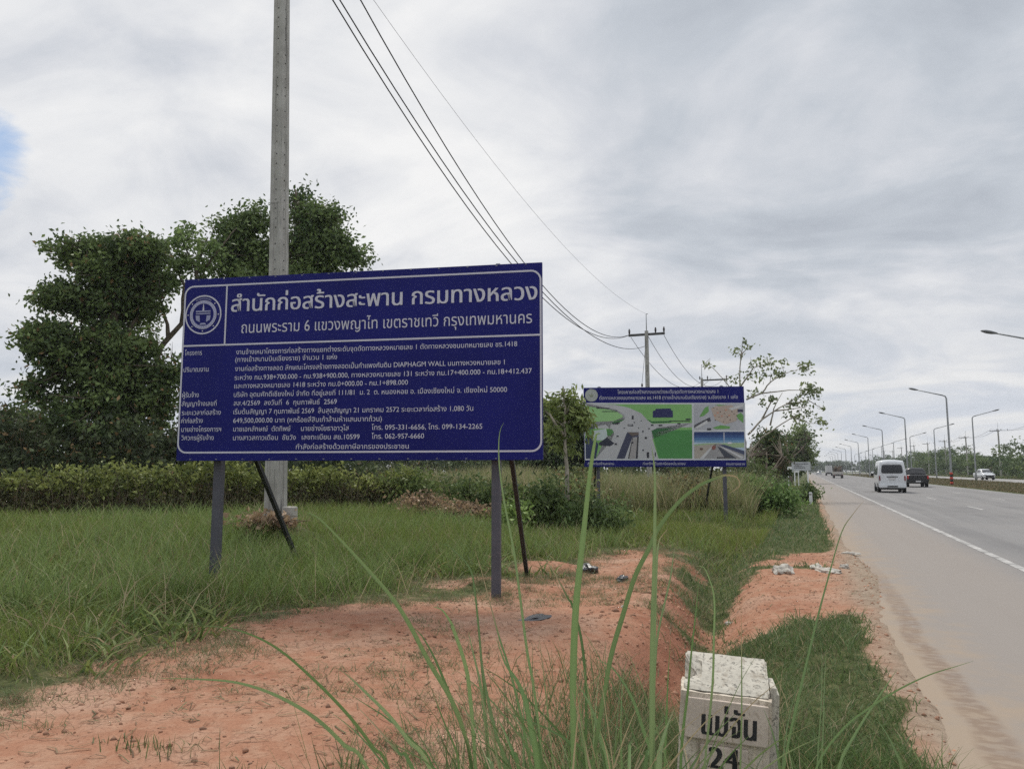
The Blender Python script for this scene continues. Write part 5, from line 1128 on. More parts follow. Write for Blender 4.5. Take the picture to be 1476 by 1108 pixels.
for s, x0, x1, z, k in SIGN_TEXT:
    if x0 < .1: x0 += .022; x1 += .01
    for j, o in enumerate({'T': (-.0045, 0, .0045), 'S': (0,), 'B': (0,)}[k]):
        put_text(mb, s, x0 + o, x1 + o, zb + z, SZ[k][0], -.004 - .0003 * j, 0 if k != 'B' else 1, 0)
mb.build('lettering', [M_LETTER, mat('small_white_vinyl', (.58, .58, .68), .5, .05, 2)], panel, recalc=False)
mb = MB()
def round_border(mb, x0, z0, x1, z1, r, w, y):
    O = []
    for cx, cz, a0 in ((x1 - r, z1 - r, 0), (x0 + r, z1 - r, 90), (x0 + r, z0 + r, 180), (x1 - r, z0 + r, 270)):
        for k in range(9):
            a = R(a0 + 90 * k / 8); O.append(((cx + r * math.cos(a), y, cz + r * math.sin(a)), (cx + (r - w) * math.cos(a), y, cz + (r - w) * math.sin(a))))
    n = len(O); mb.add([p for o in O for p in o], [(2 * i, 2 * ((i + 1) % n), 2 * ((i + 1) % n) + 1, 2 * i + 1) for i in range(n)])
round_border(mb, .006, zb + .095, 4.792, zb + 2.31, .13, .022, -.003)
rect(mb, .0282, zb + 1.493, 4.7698, zb + 1.515, -.0042); rect(mb, .606, zb + 1.5152, .628, zb + 2.286, -.0042)
mb.build('border_line', M_LETTER, panel, recalc=False)
mb = MB(); ec = (.29, zb + 1.915)
ring(mb, ec, .243, .262, -.003); ring(mb, ec, .150, .192, -.003, 48, 1); ring(mb, ec, .186, .192, -.0036)
for j in range(32):
    a = 2 * math.pi * j / 32; disc(mb, (ec[0] + .166 * math.cos(a), ec[1] + .166 * math.sin(a)), .007, -.0036, 6, 0)
for a in (-90, -45, -135, 0, 180, 42, 138): disc(mb, (ec[0] + .218 * math.cos(R(a)), ec[1] + .218 * math.sin(R(a))), .010, -.003, 5)
for j in range(13):                                   # the arc of small lettering
    a = R(62 + 56 * j / 12); cx, cz = ec[0] + .217 * math.cos(a), ec[1] + .217 * math.sin(a); rect(mb, cx - .005, cz - .009, cx + .004, cz + .009, -.003, 1)
mb.poly([(ec[0] - .014, -.0036, ec[1] + .055), (ec[0] + .014, -.0036, ec[1] + .055), (ec[0] + .003, -.0036, ec[1] + .145), (ec[0] - .003, -.0036, ec[1] + .145)])
rect(mb, ec[0] - .105, ec[1] + .036, ec[0] + .105, ec[1] + .054, -.0036, 1); rect(mb, ec[0] - .105, ec[1] + .006, ec[0] + .105, ec[1] + .022, -.0036, 1)
mb.poly([(ec[0] - .11, -.003, ec[1] - .01), (ec[0] - .05, -.003, ec[1] - .01), (ec[0] - .045, -.003, ec[1] - .10), (ec[0] - .10, -.003, ec[1] - .07)], 1)
mb.poly([(ec[0] + .11, -.003, ec[1] - .01), (ec[0] + .05, -.003, ec[1] - .01), (ec[0] + .045, -.003, ec[1] - .10), (ec[0] + .10, -.003, ec[1] - .07)], 1)
mb.poly([(ec[0] - .03, -.003, ec[1] - .11), (ec[0] + .03, -.003, ec[1] - .11), (ec[0] + .05, -.003, ec[1] - .135), (ec[0] - .05, -.003, ec[1] - .135)], 1)
mb.build('emblem', [M_LETTER, M_LETTER_DIM], panel, recalc=False)
mb = MB()
for k in range(13):
    xx = .2 + 4.4 * k / 12
    for z in (.02, 2.385): rect(mb, xx - .012, zb + z - .004, xx + .012, zb + z + .004, -.003)
mb.build('rivet', M_GALV, panel, recalc=False)

# ------------------------------------------------------------------ the picture sign
ang2 = math.atan2(23.54 - 22.20, -1.62 + 6.22)
sign2, panel2, zb2 = billboard('picture_sign', 'smaller looking blue billboard showing aerial pictures of a road junction, farther off beside the road', -6.22, 22.20, ang2, 1.66, 4.79, 2.4,
    [.42, 4.18], [(.36, .30, 1.9), (3.92, 3.78, 1.9)], [.48, 4.16])
mats = {}; ml = []; mb = MB()
for lay, col, pts in PLAN_SHAPES:
    if col not in mats:
        mats[col] = len(ml); ml.append(mat('print_ink', tuple(min(.8, .92 * (.80 * c + .20 * sum(lin(col)) / 3)) for c in lin(col)), .5, .06, 2))
    bm = bmesh.new(); vs = [bm.verts.new((u, -.0015 - .0022 * lay, zb2 + v)) for u, v in pts]; bm.faces.new(vs)
    bmesh.ops.triangulate(bm, faces=bm.faces[:]); mb.bm(bm, mats[col])
mb.build('printed_picture', ml, panel2, recalc=False)
mb = MB()
put_text(mb, 'โครงการก่อสร้างทางแยกต่างระดับจุดตัดทางหลวงหมายเลข 1', 1.03, 4.03, zb2 + 2.205, .15, -.004, 0, .0)
put_text(mb, 'ตัดทางหลวงชนบทหมายเลข ชร.1418 (ทางเข้าสนามบินเชียงราย) จ.เชียงราย 1 แห่ง', .48, 4.60, zb2 + 2.03, .15, -.004, 0, .0)
put_text(mb, 'สำนักก่อสร้างสะพาน', .10, .89, zb2 + .06, .11, -.004, 0, .0)
put_text(mb, 'ก่อสร้างด้วยภาษีของประชาชน', 1.75, 3.0, zb2 + .06, .11, -.004, 0, .0)
put_text(mb, 'กรมทางหลวง', 4.2, 4.74, zb2 + .05, .11, -.004, 0, .0)
mb.build('lettering', M_LETTER, panel2, recalc=False)
mb = MB(); ec = (.24, zb2 + 2.167)
disc(mb, ec, .195, -.004, 40, 0); ring(mb, ec, .175, .185, -.006, 40, 1); ring(mb, ec, .115, .122, -.006, 40, 1)
rect(mb, ec[0] - .07, ec[1] + .01, ec[0] + .07, ec[1] + .03, -.006, 1); rect(mb, ec[0] - .008, ec[1] + .03, ec[0] + .008, ec[1] + .09, -.006, 1)
mb.poly([(ec[0] - .06, -.006, ec[1] - .0), (ec[0] + .06, -.006, ec[1] - .0), (ec[0] + .04, -.006, ec[1] - .06), (ec[0] - .04, -.006, ec[1] - .06)], 1)
mb.build('emblem', [mat('silver_vinyl', (.42, .44, .43), .5, .1, 8), mat('dull_gold_vinyl', (.27, .30, .22), .5, .1, 8)], panel2, recalc=False)

# ------------------------------------------------------------------ power poles and lines
def pole(name, label, x, y, z_arm, rz=0, b0=.30, b1=.20, spike=1.5, group=None, arm=1.1, lean=0.0, detail=True, one_side=0, cat='power pole'):
    g = ground_at(x, y); root = empty(name, (x, y, g), rz, label, cat, group); H_ = z_arm - g + .25
    mb = MB(); rings = []
    for k in range(9):
        f = k / 8; w = (b0 + (b1 - b0) * f) / 2; z = -.3 + (H_ + .3) * f; q = w * .34; dp = w * .13
        pts = [(-w, -w), (-q, -w), (-q * .8, -w + dp), (q * .8, -w + dp), (q, -w), (w, -w), (w, -q), (w - dp, -q * .8), (w - dp, q * .8), (w, q), (w, w), (q, w), (q * .8, w - dp), (-q * .8, w - dp), (-q, w), (-w, w), (-w, q), (-w + dp, q * .8), (-w + dp, -q * .8), (-w, -q)]
        rings.append([(a + lean * max(z, 0), b, z) for a, b in pts])
    mb.loft(rings, 0, True, False)
    if detail:
        rg = random.Random(int(x * 7 + y)); z = 1.6
        while z < H_ - .3:
            f = (z + .3) / (H_ + .3); w = (b0 + (b1 - b0) * f) / 2; dp = w * .13
            mb.cyl((lean * z, -w + dp - .002, z), .011, .012, 'Y', 8, 1); mb.cyl((w - dp + .002 + lean * z, 0, z), .011, .012, 'X', 8, 1)
            z += rg.choice((.18, .2, .25, .32))
    mb.build('shaft', [M_POLE if detail else M_CONC, M_BLACK], root)
    tz = H_ - .25; lx = lean * tz
    mb = MB(); mb.box((lx + one_side * arm, 0, tz + .02), (arm * 2 + .1, .12, .14)); mb.build('crossarm', M_CONC_DARK, root)
    for o in ((-arm, arm, arm * .52) if detail or not one_side else (-.2, .55, arm * 1.9)):
        mb = MB(); mb.lathe([(.02, 0), (.055, .05), (.045, .09), (.075, .13), (.05, .17), (.08, .22), (.045, .26), (.05, .34), (0.0, .36)], (lx + o, 0, tz + .09), 10)
        mb.build('insulator', M_CERAMIC, root)
    if spike:
        mb = MB(); mb.tube([(lx, 0, H_ - .1), (lx, 0, tz + spike)], .028, 6); mb.tube([(lx, 0, tz + spike), (lx + .12, 0, tz + spike - .02)], .02, 5); mb.build('spike', M_GALV, root)
    return root
def pole_mat():
    m = bpy.data.materials.new('stained_concrete'); m.use_nodes = True; t = m.node_tree; b = t.nodes['Principled BSDF']; b.inputs['Roughness'].default_value = .92; b.inputs['Specular IOR Level'].default_value = .2
    g = N(t, 'ShaderNodeTexCoord'); P = g.outputs['Object']
    n1 = noise(t, P, 2.2, 6, .65); mp = N(t, 'ShaderNodeMapping'); L(t, P, mp.inputs[0]); mp.inputs['Scale'].default_value = (14, 14, 1.0)
    st = noise(t, mp.outputs[0], 1.0, 5, .6); n3 = noise(t, P, 60, 3, .6)
    c = ramp(t, n1, [(.3, (.33, .32, .295)), (.7, (.47, .46, .43))])
    c = mixc(t, ramp(t, st, [(.54, 0.0), (.72, .75)]), c, (.06, .058, .055))
    c = mixc(t, ramp(t, n3, [(.3, .4), (.45, 0.0)]), c, (.12, .115, .105))
    mp2 = N(t, 'ShaderNodeMapping'); L(t, P, mp2.inputs[0]); mp2.inputs['Scale'].default_value = (.3, .3, 6)
    c = mixc(t, ramp(t, noise(t, mp2.outputs[0], 1.0, 4, .7), [(.63, 0.0), (.72, .55)]), c, (.08, .078, .07))
    L(t, c, b.inputs['Base Color'])
    bn = N(t, 'ShaderNodeBump'); bn.inputs['Strength'].default_value = .3; bn.inputs['Distance'].default_value = .01; L(t, n3, bn.inputs['Height']); L(t, bn.outputs[0], b.inputs['Normal'])
    return m
M_POLE = pole_mat(); M_CONC_DARK = mat('dark_concrete_arm', (.085, .085, .085), .9, .2, 4)
LX = -9.05
p1 = pole('power_pole', 'tall stained concrete pole rising behind the big blue sign past the top of the photo', LX - .08, 11.6, 12.0, 0, .295, .205, group='concrete poles along the left of the road', lean=-.028)
mb = MB(); mb.box((.32, -.02, .10), (.20, .22, .42), bev=.025); mb.build('footing', mat('pale_concrete', (.42, .40, .36), .9, .2, 8, .3), p1)
p2 = pole('power_pole', 'concrete pole with a dark crossarm standing above the picture sign', LX, 47.2, 10.1, 0, .30, .20, spike=1.35, group='concrete poles along the left of the road')
mb = MB(); mb.lathe([(.02, 0), (.07, .05), (.05, .1), (.07, .16), (.02, .22)], (-.33, -.1, 6.6), 8); mb.tube([(-.33, -.1, 6.8), (-.18, -.05, 8.2), (0, 0, 9.9)], .012, 5); mb.tube([(-.33, -.1, 6.6), (-.5, -.1, 3.5), (-.7, -.1, .0)], .012, 5); mb.build('guy_wire', M_CERAMIC, p2)
p3 = pole('power_pole', 'small concrete pole with two insulators seen just over the top right of the picture sign', -9.3, 77, 10.5, 0, .30, .20, spike=1.6, group='concrete poles along the left of the road', arm=1.25, one_side=.95, detail=False)
p4 = pole('power_pole', 'far concrete pole seen through the bare branches', -9.8, 117, 10.2, 0, .30, .20, spike=1.6, group='concrete poles along the left of the road', arm=1.0, detail=False)
def wire(name, label, A, B, sag, r, group, n=28, cat='cable'):
    A = Vector(A); B = Vector(B); mb = MB()
    mb.tube([A.lerp(B, k / n) - Vector((0, 0, 4 * sag * (k / n) * (1 - k / n))) for k in range(n + 1)], r, 6)
    return tag(mb.build(name, M_CABLE), label, cat, group)
G1 = 'power lines between the two nearest left poles'
wire('power_cable', 'leftmost thick black cable sagging from the near pole to the crossarm above the picture sign', (LX - .05, 11.6, 12.13), (LX - 1.1, 47.2, 10.15), 2.75, .017, G1)
wire('power_cable', 'lowest black cable, which dips deepest before the pole above the picture sign', (LX + .08, 11.6, 12.15), (LX - .05, 47.0, 9.35), 2.75, .017, G1)
wire('power_cable', 'right one of the three thick black cables rising to the top of the photo', (LX + .47, 11.6, 12.33), (LX - 1.0, 47.2, 10.2), 2.75, .017, G1)
wire('shield_wire', 'very thin wire right of the thick cables, ending at the spike of the pole', (LX - .1, 11.6, 13.25), (LX, 47.2, 11.45), 1.4, .005, G1, cat='wire')
G2 = 'power lines beyond the pole above the picture sign'
wire('power_cable', 'left cable running on from the pole above the picture sign', (LX - 1.0, 47.2, 10.0), (-9.3 - .1, 77, 10.4), 1.7, .016, G2)
wire('power_cable', 'middle cable running on from the pole above the picture sign', (LX + .1, 47.2, 10.0), (-9.3 + .9, 77, 10.75), 1.9, .016, G2)
wire('power_cable', 'right cable running on from the pole above the picture sign', (LX + 1.1, 47.2, 10.0), (-9.3 + 2.2, 77, 10.75), 1.9, .016, G2)
for k in range(2): wire('power_cable', 'thin far cable strung behind the bare branches', (-9.3 + 2.2 * k, 77, 10.6), (-9.8 + k, 117, 10.4), 1.2, .016, 'far power lines behind the branches')
RP = [(38.5, 150), (38.5, 187), (38.5, 222), (38.3, 252), (38.3, 285), (38.4, 320), (38, 356), (38.2, 392), (38, 430), (38, 468), (37.6, 510), (37.8, 552), (37.5, 596)]
LABP = ['concrete pole standing tallest above the far right trees', 'second nearest concrete pole above the far right trees', 'third concrete pole above the far right trees, left of the far lamps']
GR = 'concrete poles behind the far carriageway'
first = pole('roadside_pole', 'first concrete pole behind the far carriageway, beyond the right edge of the view', RP[0][0], RP[0][1], 10.0, 0, .34, .24, spike=1.8, group=GR, arm=.9, one_side=-.7, detail=False)
for i, (x, y) in enumerate(RP[1:]):
    c = copy_tree(first); c.location = (x, y, ground_at(x, y)); c.scale = (1, 1, 1 + rg_.uniform(-.02, .12))
    c['label'] = LABP[i] if i < 3 else 'one of the far concrete poles in the row shrinking along the far carriageway'
first.location.y = 151
for i in range(3):
    a, b = RP[i], RP[i + 1]
    for k, dx in enumerate((-1.3, -.2)):
        wire('power_cable', 'thin cable strung between the far right poles', (a[0] + dx, a[1], 10.3), (b[0] + dx, b[1], 10.3), 1.0, .022, 'cables behind the far carriageway', n=12)

# ------------------------------------------------------------------ street lamps
def lamp(name, x, y, side, label, group, banded=False):
    g = ground_at(x, y) if y < 700 else 0
    root = empty(name, (x, y, g), 0, label, 'street lamp', group); zt = 10.0 - g
    mb = MB(); mb.tube([(0, 0, -.2), (0, 0, .6), (0, 0, zt - .35), (side * .10, 0, zt - .1), (side * .32, 0, zt)], [.13, .125, .085, .08, .075], 10); mb.build('post', M_GALV, root)
    mb = MB(); mb.tube([(side * .3, 0, zt - .002), (side * 1.4, 0, zt + .30), (side * 2.9, 0, zt + .72)], [.072, .06, .05], 8); mb.build('arm', M_GALV, root)
    mb = MB(); hx = side * 3.25
    rings = []
    for t_, w, h in ((-.48, .05, .04), (-.38, .10, .07), (-.1, .17, .12), (.2, .17, .12), (.42, .10, .07), (.5, .03, .02)):
        cx, cz = hx + side * t_, zt + .82 + t_ * .24
        rings.append([(cx, w * math.cos(a), cz + h * math.sin(a)) for a in [2 * math.pi * j / 10 for j in range(10)]])
    mb.loft(rings); mb.build('lamp_head', M_GALV2, root)
    if banded:
        mb = MB()
        for k in range(6): mb.cyl((0, 0, .12 + .26 * k), .16, .26, 'Z', 14, k % 2)
        mb.build('painted_band', [M_BLACK, M_BANDRED], root)
    return root
M_GALV2 = mat('dull_lamp_housing', (.13, .135, .14), .45, .1, 3); M_BANDRED = mat('red_band_paint', (.46, .06, .035), .6, .15, 4)
GL, GRR = 'street lamps with arms over the near carriageway', 'street lamps with arms over the far carriageway'
ll = ['nearest street lamp, only its head and arm showing at the right edge', 'tallest whole street lamp, its banded post beside the black pickup, arm reaching left', 'second tallest whole street lamp with an arm reaching left, behind the white van', 'third whole street lamp with an arm reaching left']
for i in range(13):
    y = 58.5 + 38.6 * i
    lamp('street_lamp', 15.2, y, -1, ll[i] if i < 4 else 'one of the small far street lamps with arms reaching left over the road', GL, banded=i < 2)
lr = ['tall street lamp with an arm reaching right, behind the white car', 'street lamp with an arm reaching right, beside the red banded post', 'third street lamp with an arm reaching right']
for i in range(9):
    y = 136 + 38.0 * i
    lamp('street_lamp', 25 - .35, y, 1, lr[i] if i < 3 else 'one of the small far street lamps with arms reaching right', GRR)

# ------------------------------------------------------------------ milestone
def stone_mat(name, base, dark):
    m = bpy.data.materials.new(name); m.use_nodes = True; t = m.node_tree; b = t.nodes['Principled BSDF']; b.inputs['Roughness'].default_value = .9; b.inputs['Specular IOR Level'].default_value = .25
    P = N(t, 'ShaderNodeTexCoord').outputs['Object']
    n1 = noise(t, P, 9, 6, .65); n2 = noise(t, P, 55, 6, .7); n3 = noise(t, P, 3.5, 5, .6)
    c = ramp(t, n1, [(.3, tuple(q * .8 for q in base)), (.65, base)])
    c = mixc(t, math_n(t, 'MULTIPLY', ramp(t, n2, [(.525, 0.0), (.61, .95)]), ramp(t, n1, [(.36, .3), (.55, 1.0)])), c, dark)
    c = mixc(t, ramp(t, n3, [(.56, 0.0), (.72, .5)]), c, (.30, .25, .18))
    mv = N(t, 'ShaderNodeMapping'); L(t, P, mv.inputs[0]); mv.inputs['Scale'].default_value = (26, 26, 2.2)
    c = mixc(t, ramp(t, noise(t, mv.outputs[0], 1.0, 5, .6), [(.50, 0.0), (.70, .55)]), c, (.235, .19, .14))   # rain streaks and mud
    L(t, c, b.inputs['Base Color'])
    bn = N(t, 'ShaderNodeBump'); bn.inputs['Strength'].default_value = .35; bn.inputs['Distance'].default_value = .003; L(t, n2, bn.inputs['Height']); L(t, bn.outputs[0], b.inputs['Normal'])
    return m
M_STONE_TOP = stone_mat('mottled_white_stone', (.54, .505, .43), (.16, .15, .13)); M_STONE = stone_mat('grey_milestone', (.64, .565, .465), (.36, .30, .23)); M_PLATE = stone_mat('smooth_plate', (.60, .51, .43), (.46, .38, .31))
M_INK = mat('black_stone_paint', (.022, .022, .024), .6, .3, 20)
sx_, sy_ = -.402, 3.52
st = empty('milestone', (sx_, sy_, ground_at(sx_, sy_)), R(6), 'squat weathered white concrete milestone with black lettering and the number 24', 'milestone')
st.rotation_euler = (R(-2), R(3.5), R(7))
zt = .575 - st.location.z; w = .192
mb = MB()
def chip(bm, amt, seed):
    rg = random.Random(seed)
    for v in bm.verts: v.co += Vector((rg.gauss(0, amt), rg.gauss(0, amt), rg.gauss(0, amt)))
bm = bmesh.new(); bmesh.ops.create_cube(bm, size=1)
for v in bm.verts: v.co = Vector((v.co.x * 2 * w, v.co.y * .26 + .13, (v.co.z + .5) * (zt + .3) - .3))
bmesh.ops.subdivide_edges(bm, edges=bm.edges[:], cuts=7, use_grid_fill=True); chip(bm, .0022, 3)
mb.bm(bm); mb.build('body', M_STONE, st)
bm = bmesh.new()                                     # sloping cap, broken at its back left corner
prof = [(0, .012, 0), (0, .27, 0), (.0, .265, .125), (.0, .045, .022)]
A = [bm.verts.new((-w + .012, p[1], zt + p[2])) for p in prof]; B = [bm.verts.new((w - .006, p[1], zt + p[2])) for p in prof]
for f in ((A[0], A[1], A[2], A[3]), (B[3], B[2], B[1], B[0]), (A[0], B[0], B[1], A[1]), (A[1], B[1], B[2], A[2]), (A[2], B[2], B[3], A[3]), (A[3], B[3], B[0], A[0])): bm.faces.new(f)
bmesh.ops.bevel(bm, geom=bm.edges[:], offset=.008, segments=2, affect='EDGES')
bmesh.ops.subdivide_edges(bm, edges=[e for e in bm.edges if e.calc_length() > .06], cuts=9, use_grid_fill=True)
rg = random.Random(6)
for v in bm.verts:
    v.co += Vector((rg.gauss(0, .0008), rg.gauss(0, .0008), rg.gauss(0, .0006)))
    if v.co.x < -w + .06:                            # the bite out of the left edge
        k = max(0, 1 - abs(v.co.y - .15) / .085); v.co.x += .045 * k * (1 + .5 * rg.random()); v.co.z -= .03 * k * (v.co.z > zt + .02)
mb = MB(); mb.bm(bm, 0); mb.build('cap', M_STONE_TOP, st)
mb = MB(); mb.box((.006, -.008, zt - .105), (.345, .028, .168), bev=.005); np_ = mb.build('name_plate', M_PLATE, st)
mb = MB(); mb.box((0, -.006, zt - .315), (.20, .022, .21), bev=.005); nb_ = mb.build('number_plate', M_PLATE, st)
mb = MB()
for o in (-.004, 0, .004): put_text(mb, 'แม่จัน', -.095 + o, .128 + o, zt - .165, .150, -.0232 - o * .05, 0, .0)
mb.build('lettering', M_INK, np_, recalc=False)
mb = MB()
for o in (-.004, 0, .004): put_text(mb, '24', -.062 + o, .062 + o, zt - .300, .125, -.0182 - o * .05, 0, .0)
mb.build('lettering', M_INK, nb_, recalc=False)
mb = MB()                                             # stepped slabs on the side facing the road
mb.box((w + .011, .15, zt - .155), (.026, .20, .40), bev=.004); mb.box((w + .031, .165, zt - .18), (.018, .15, .38), bev=.004)
mb.build('side_slab', M_STONE_TOP, st)
mb = MB(); rg = random.Random(2)
for k in range(8):
    for q in range(2): mb.box((w + .0405, .125 + .05 * q + rg.uniform(-.01, .01), zt - .06 - .036 * k), (.002, .022, .020))
mb.build('side_lettering', M_INK, st)

# ------------------------------------------------------------------ guide post and white road sign
x, y = .18, 37.7
gp = empty('guide_post', (x, y, ground_at(x, y)), R(-6), 'small white concrete guide post at the road edge beside the bushes', 'guide post')
mb = MB(); mb.box((0, 0, .25), (.13, .13, .62), bev=.015); mb.build('body', M_WHITE_PAINT, gp)
mb = MB(); mb.box((0, -.066, .47), (.10, .006, .06)); mb.build('reflector', mat('grey_reflector', (.25, .24, .23), .3), gp)
x, y = -.38, 80
rs = empty('road_sign', (x, y, ground_at(x, y)), R(4), 'white rectangular road sign with dark lines of writing on two white posts', 'road sign')
mb = MB(); mb.box((0, 0, 1.98), (1.74, .03, .84), bev=.01); pb = mb.build('board', mat('pale_sign_white', (.42, .44, .46), .5, .08, 2), rs)
mb = MB()
rg = random.Random(5)
for (z, a, b) in ((2.22, -.68, .66), (2.02, -.6, .1), (1.84, -.66, .3)):
    xx = a
    while xx < b: ww = rg.uniform(.03, .09); rect(mb, xx, z - .045, xx + ww, z + .045, -.018); xx += ww + .025
mb.build('lettering', mat('sign_ink', (.05, .05, .07), .5), pb, recalc=False)
for xx in (-.62, .62):
    mb = MB(); mb.box((xx, .05, 1.1), (.10, .06, 2.5)); mb.build('post', M_WHITE_PAINT, rs)
x, y = -1.2, 86
rs2 = empty('small_road_sign', (x, y, ground_at(x, y)), R(4), 'plain white board on thin posts half hidden behind the white road sign', 'road sign')
mb = MB(); mb.box((0, 0, 1.7), (1.2, .03, .6), bev=.01); mb.build('board', M_WHITE_PAINT, rs2)
for xx in (-.5, .5, 1.4):
    mb = MB(); mb.box((xx, .05, .8), (.09, .06, 1.9)); mb.build('post', M_WHITE_PAINT, rs2)

# ------------------------------------------------------------------ vehicles
M_WHITE_CAR = mat('white_car_paint', (.62, .64, .66), .22, .03, 2, spec=.5); M_BLACK_CAR = mat('black_car_paint', (.012, .012, .014), .25, .1, 2, spec=.5)
M_PLATE_W = mat('number_plate_white', (.5, .5, .5), .5); M_RIM = mat('wheel_rim', (.25, .25, .26), .4, .1, 5, metal=.5); M_RUST = mat('worn_brown_load', (.15, .115, .09), .9, .4, 4, .3, 20)
def prof_ring(y, P):
    """half outline (x, z) from bottom centre over the side to the roof centre, mirrored"""
    r_ = [(x, y, z) for x, z in P]; l_ = [(-x, y, z) for x, z in reversed(P) if x > 1e-6]
    return r_ + l_
def body(zb_, wb, zbelt, wbelt, zroof, wroof, crown=.04):
    return [(0, zb_), (wb * .85, zb_), (wb, zb_ + .10), (wbelt, zbelt), (wroof + .05, zroof - .14), (wroof, zroof - .04), (wroof * .8, zroof - .005), (wroof * .4, zroof + crown * .7), (0, zroof + crown)]
def wheels(root, pts, r, w):
    for x, y in pts:
        mb = MB(); sg = 1 if x > 0 else -1
        mb.cyl((x, y, r), r, w, 'X', 22); tyre = mb.build('wheel', M_BLACK, root)
        mb = MB(); mb.cyl((x + sg * (w / 2 + .004), y, r), r * .58, .02, 'X', 18); mb.build('rim', M_RIM, tyre)
def quad_panel(mb, pts, push, m=0): mb.prism(pts, push, m)
def rounded(x0, z0, x1, z1, r, y, top_in=0.0):
    O = []
    for cx, cz, a0 in ((x1 - r, z1 - r, 0), (x0 + r, z1 - r, 90), (x0 + r, z0 + r, 180), (x1 - r, z0 + r, 270)):
        for k in range(5):
            a = R(a0 + 22.5 * k); px, pz = cx + r * math.cos(a), cz + r * math.sin(a)
            f = (pz - z0) / (z1 - z0); mid = (x0 + x1) / 2
            O.append((mid + (px - mid) * (1 - top_in * f), y, pz))
    return O
def van(x, y):
    root = empty('van', (x, y, 0), R(-1), 'white high roof van driving away in the left lane', 'van')
    secs = [(0.0, body(.42, .74, 1.15, .80, 2.06, .60)), (.05, body(.34, .84, 1.15, .90, 2.20, .70)), (.25, body(.30, .86, 1.15, .93, 2.27, .74)), (1.2, body(.28, .86, 1.12, .94, 2.29, .76)), (3.4, body(.28, .86, 1.1, .94, 2.27, .75)), (4.2, body(.28, .85, 1.1, .92, 2.1, .70)), (4.75, body(.28, .83, 1.05, .88, 1.45, .68)), (5.15, body(.30, .78, .85, .80, 1.02, .64)), (5.25, body(.36, .66, .75, .68, .9, .55))]
    mb = MB(); mb.loft([prof_ring(a, p) for a, p in secs]); bd = mb.build('body', M_WHITE_CAR, root)
    mb = MB(); mb.prism(rounded(-.70, 1.36, .70, 1.96, .14, .012, .10), (0, -.03, 0)); mb.build('rear_window', M_GLASS_DARK, root)
    mb = MB(); mb.box((0, -.02, .48), (1.72, .12, .24), bev=.04); mb.build('rear_bumper', M_WHITE_CAR, root)
    mb = MB(); mb.box((0, -.085, .45), (.66, .02, .09)); mb.build('bumper_step', M_BLACK, root)
    mb = MB(); mb.box((0, -.02, 1.12), (.70, .03, .05)); mb.build('tailgate_handle', M_BLACK, root)
    mb = MB(); mb.box((0, -.018, .98), (.40, .02, .18)); mb.build('number_plate', M_PLATE_W, root)
    mb = MB(); disc(mb, (0, 1.25), .05, -.012, 14); mb.build('badge', M_CHROME, root)
    for s in (-1, 1):
        mb = MB(); mb.box((s * .80, -.012, 1.02), (.10, .05, .34), bev=.015); mb.build('tail_light', M_RED_DIM, root)
        for a, b in ((.5, 1.55), (1.65, 2.7), (2.8, 3.6)):
            mb = MB(); P = [(s * .90, a, 1.28), (s * .90, b, 1.28), (s * .80, b, 1.90), (s * .80, a, 1.90)]; mb.prism(P, (s * .045, 0, .0)); mb.build('side_window', M_GLASS_DARK, root)
        mb = MB(); mb.box((s * 1.03, 4.3, 1.25), (.16, .08, .24), bev=.03); mb.build('mirror', M_BLACK, root)
    mb = MB(); mb.box((0, .35, .30), (1.5, .5, .16)); mb.build('underbody', M_BLACK, root)
    mb = MB(); mb.prism([(-.62, 4.35, 2.03), (.62, 4.35, 2.03), (.74, 4.85, 1.3), (-.74, 4.85, 1.3)], (0, .05, .04)); mb.build('windscreen', M_GLASS_DARK, root)
    wheels(root, [(-.80, 1.0), (.80, 1.0), (-.80, 4.2), (.80, 4.2)], .33, .22)
    return root
M_RED_DIM = mat('dull_red_lens', (.20, .05, .05), .25, .2, 6)
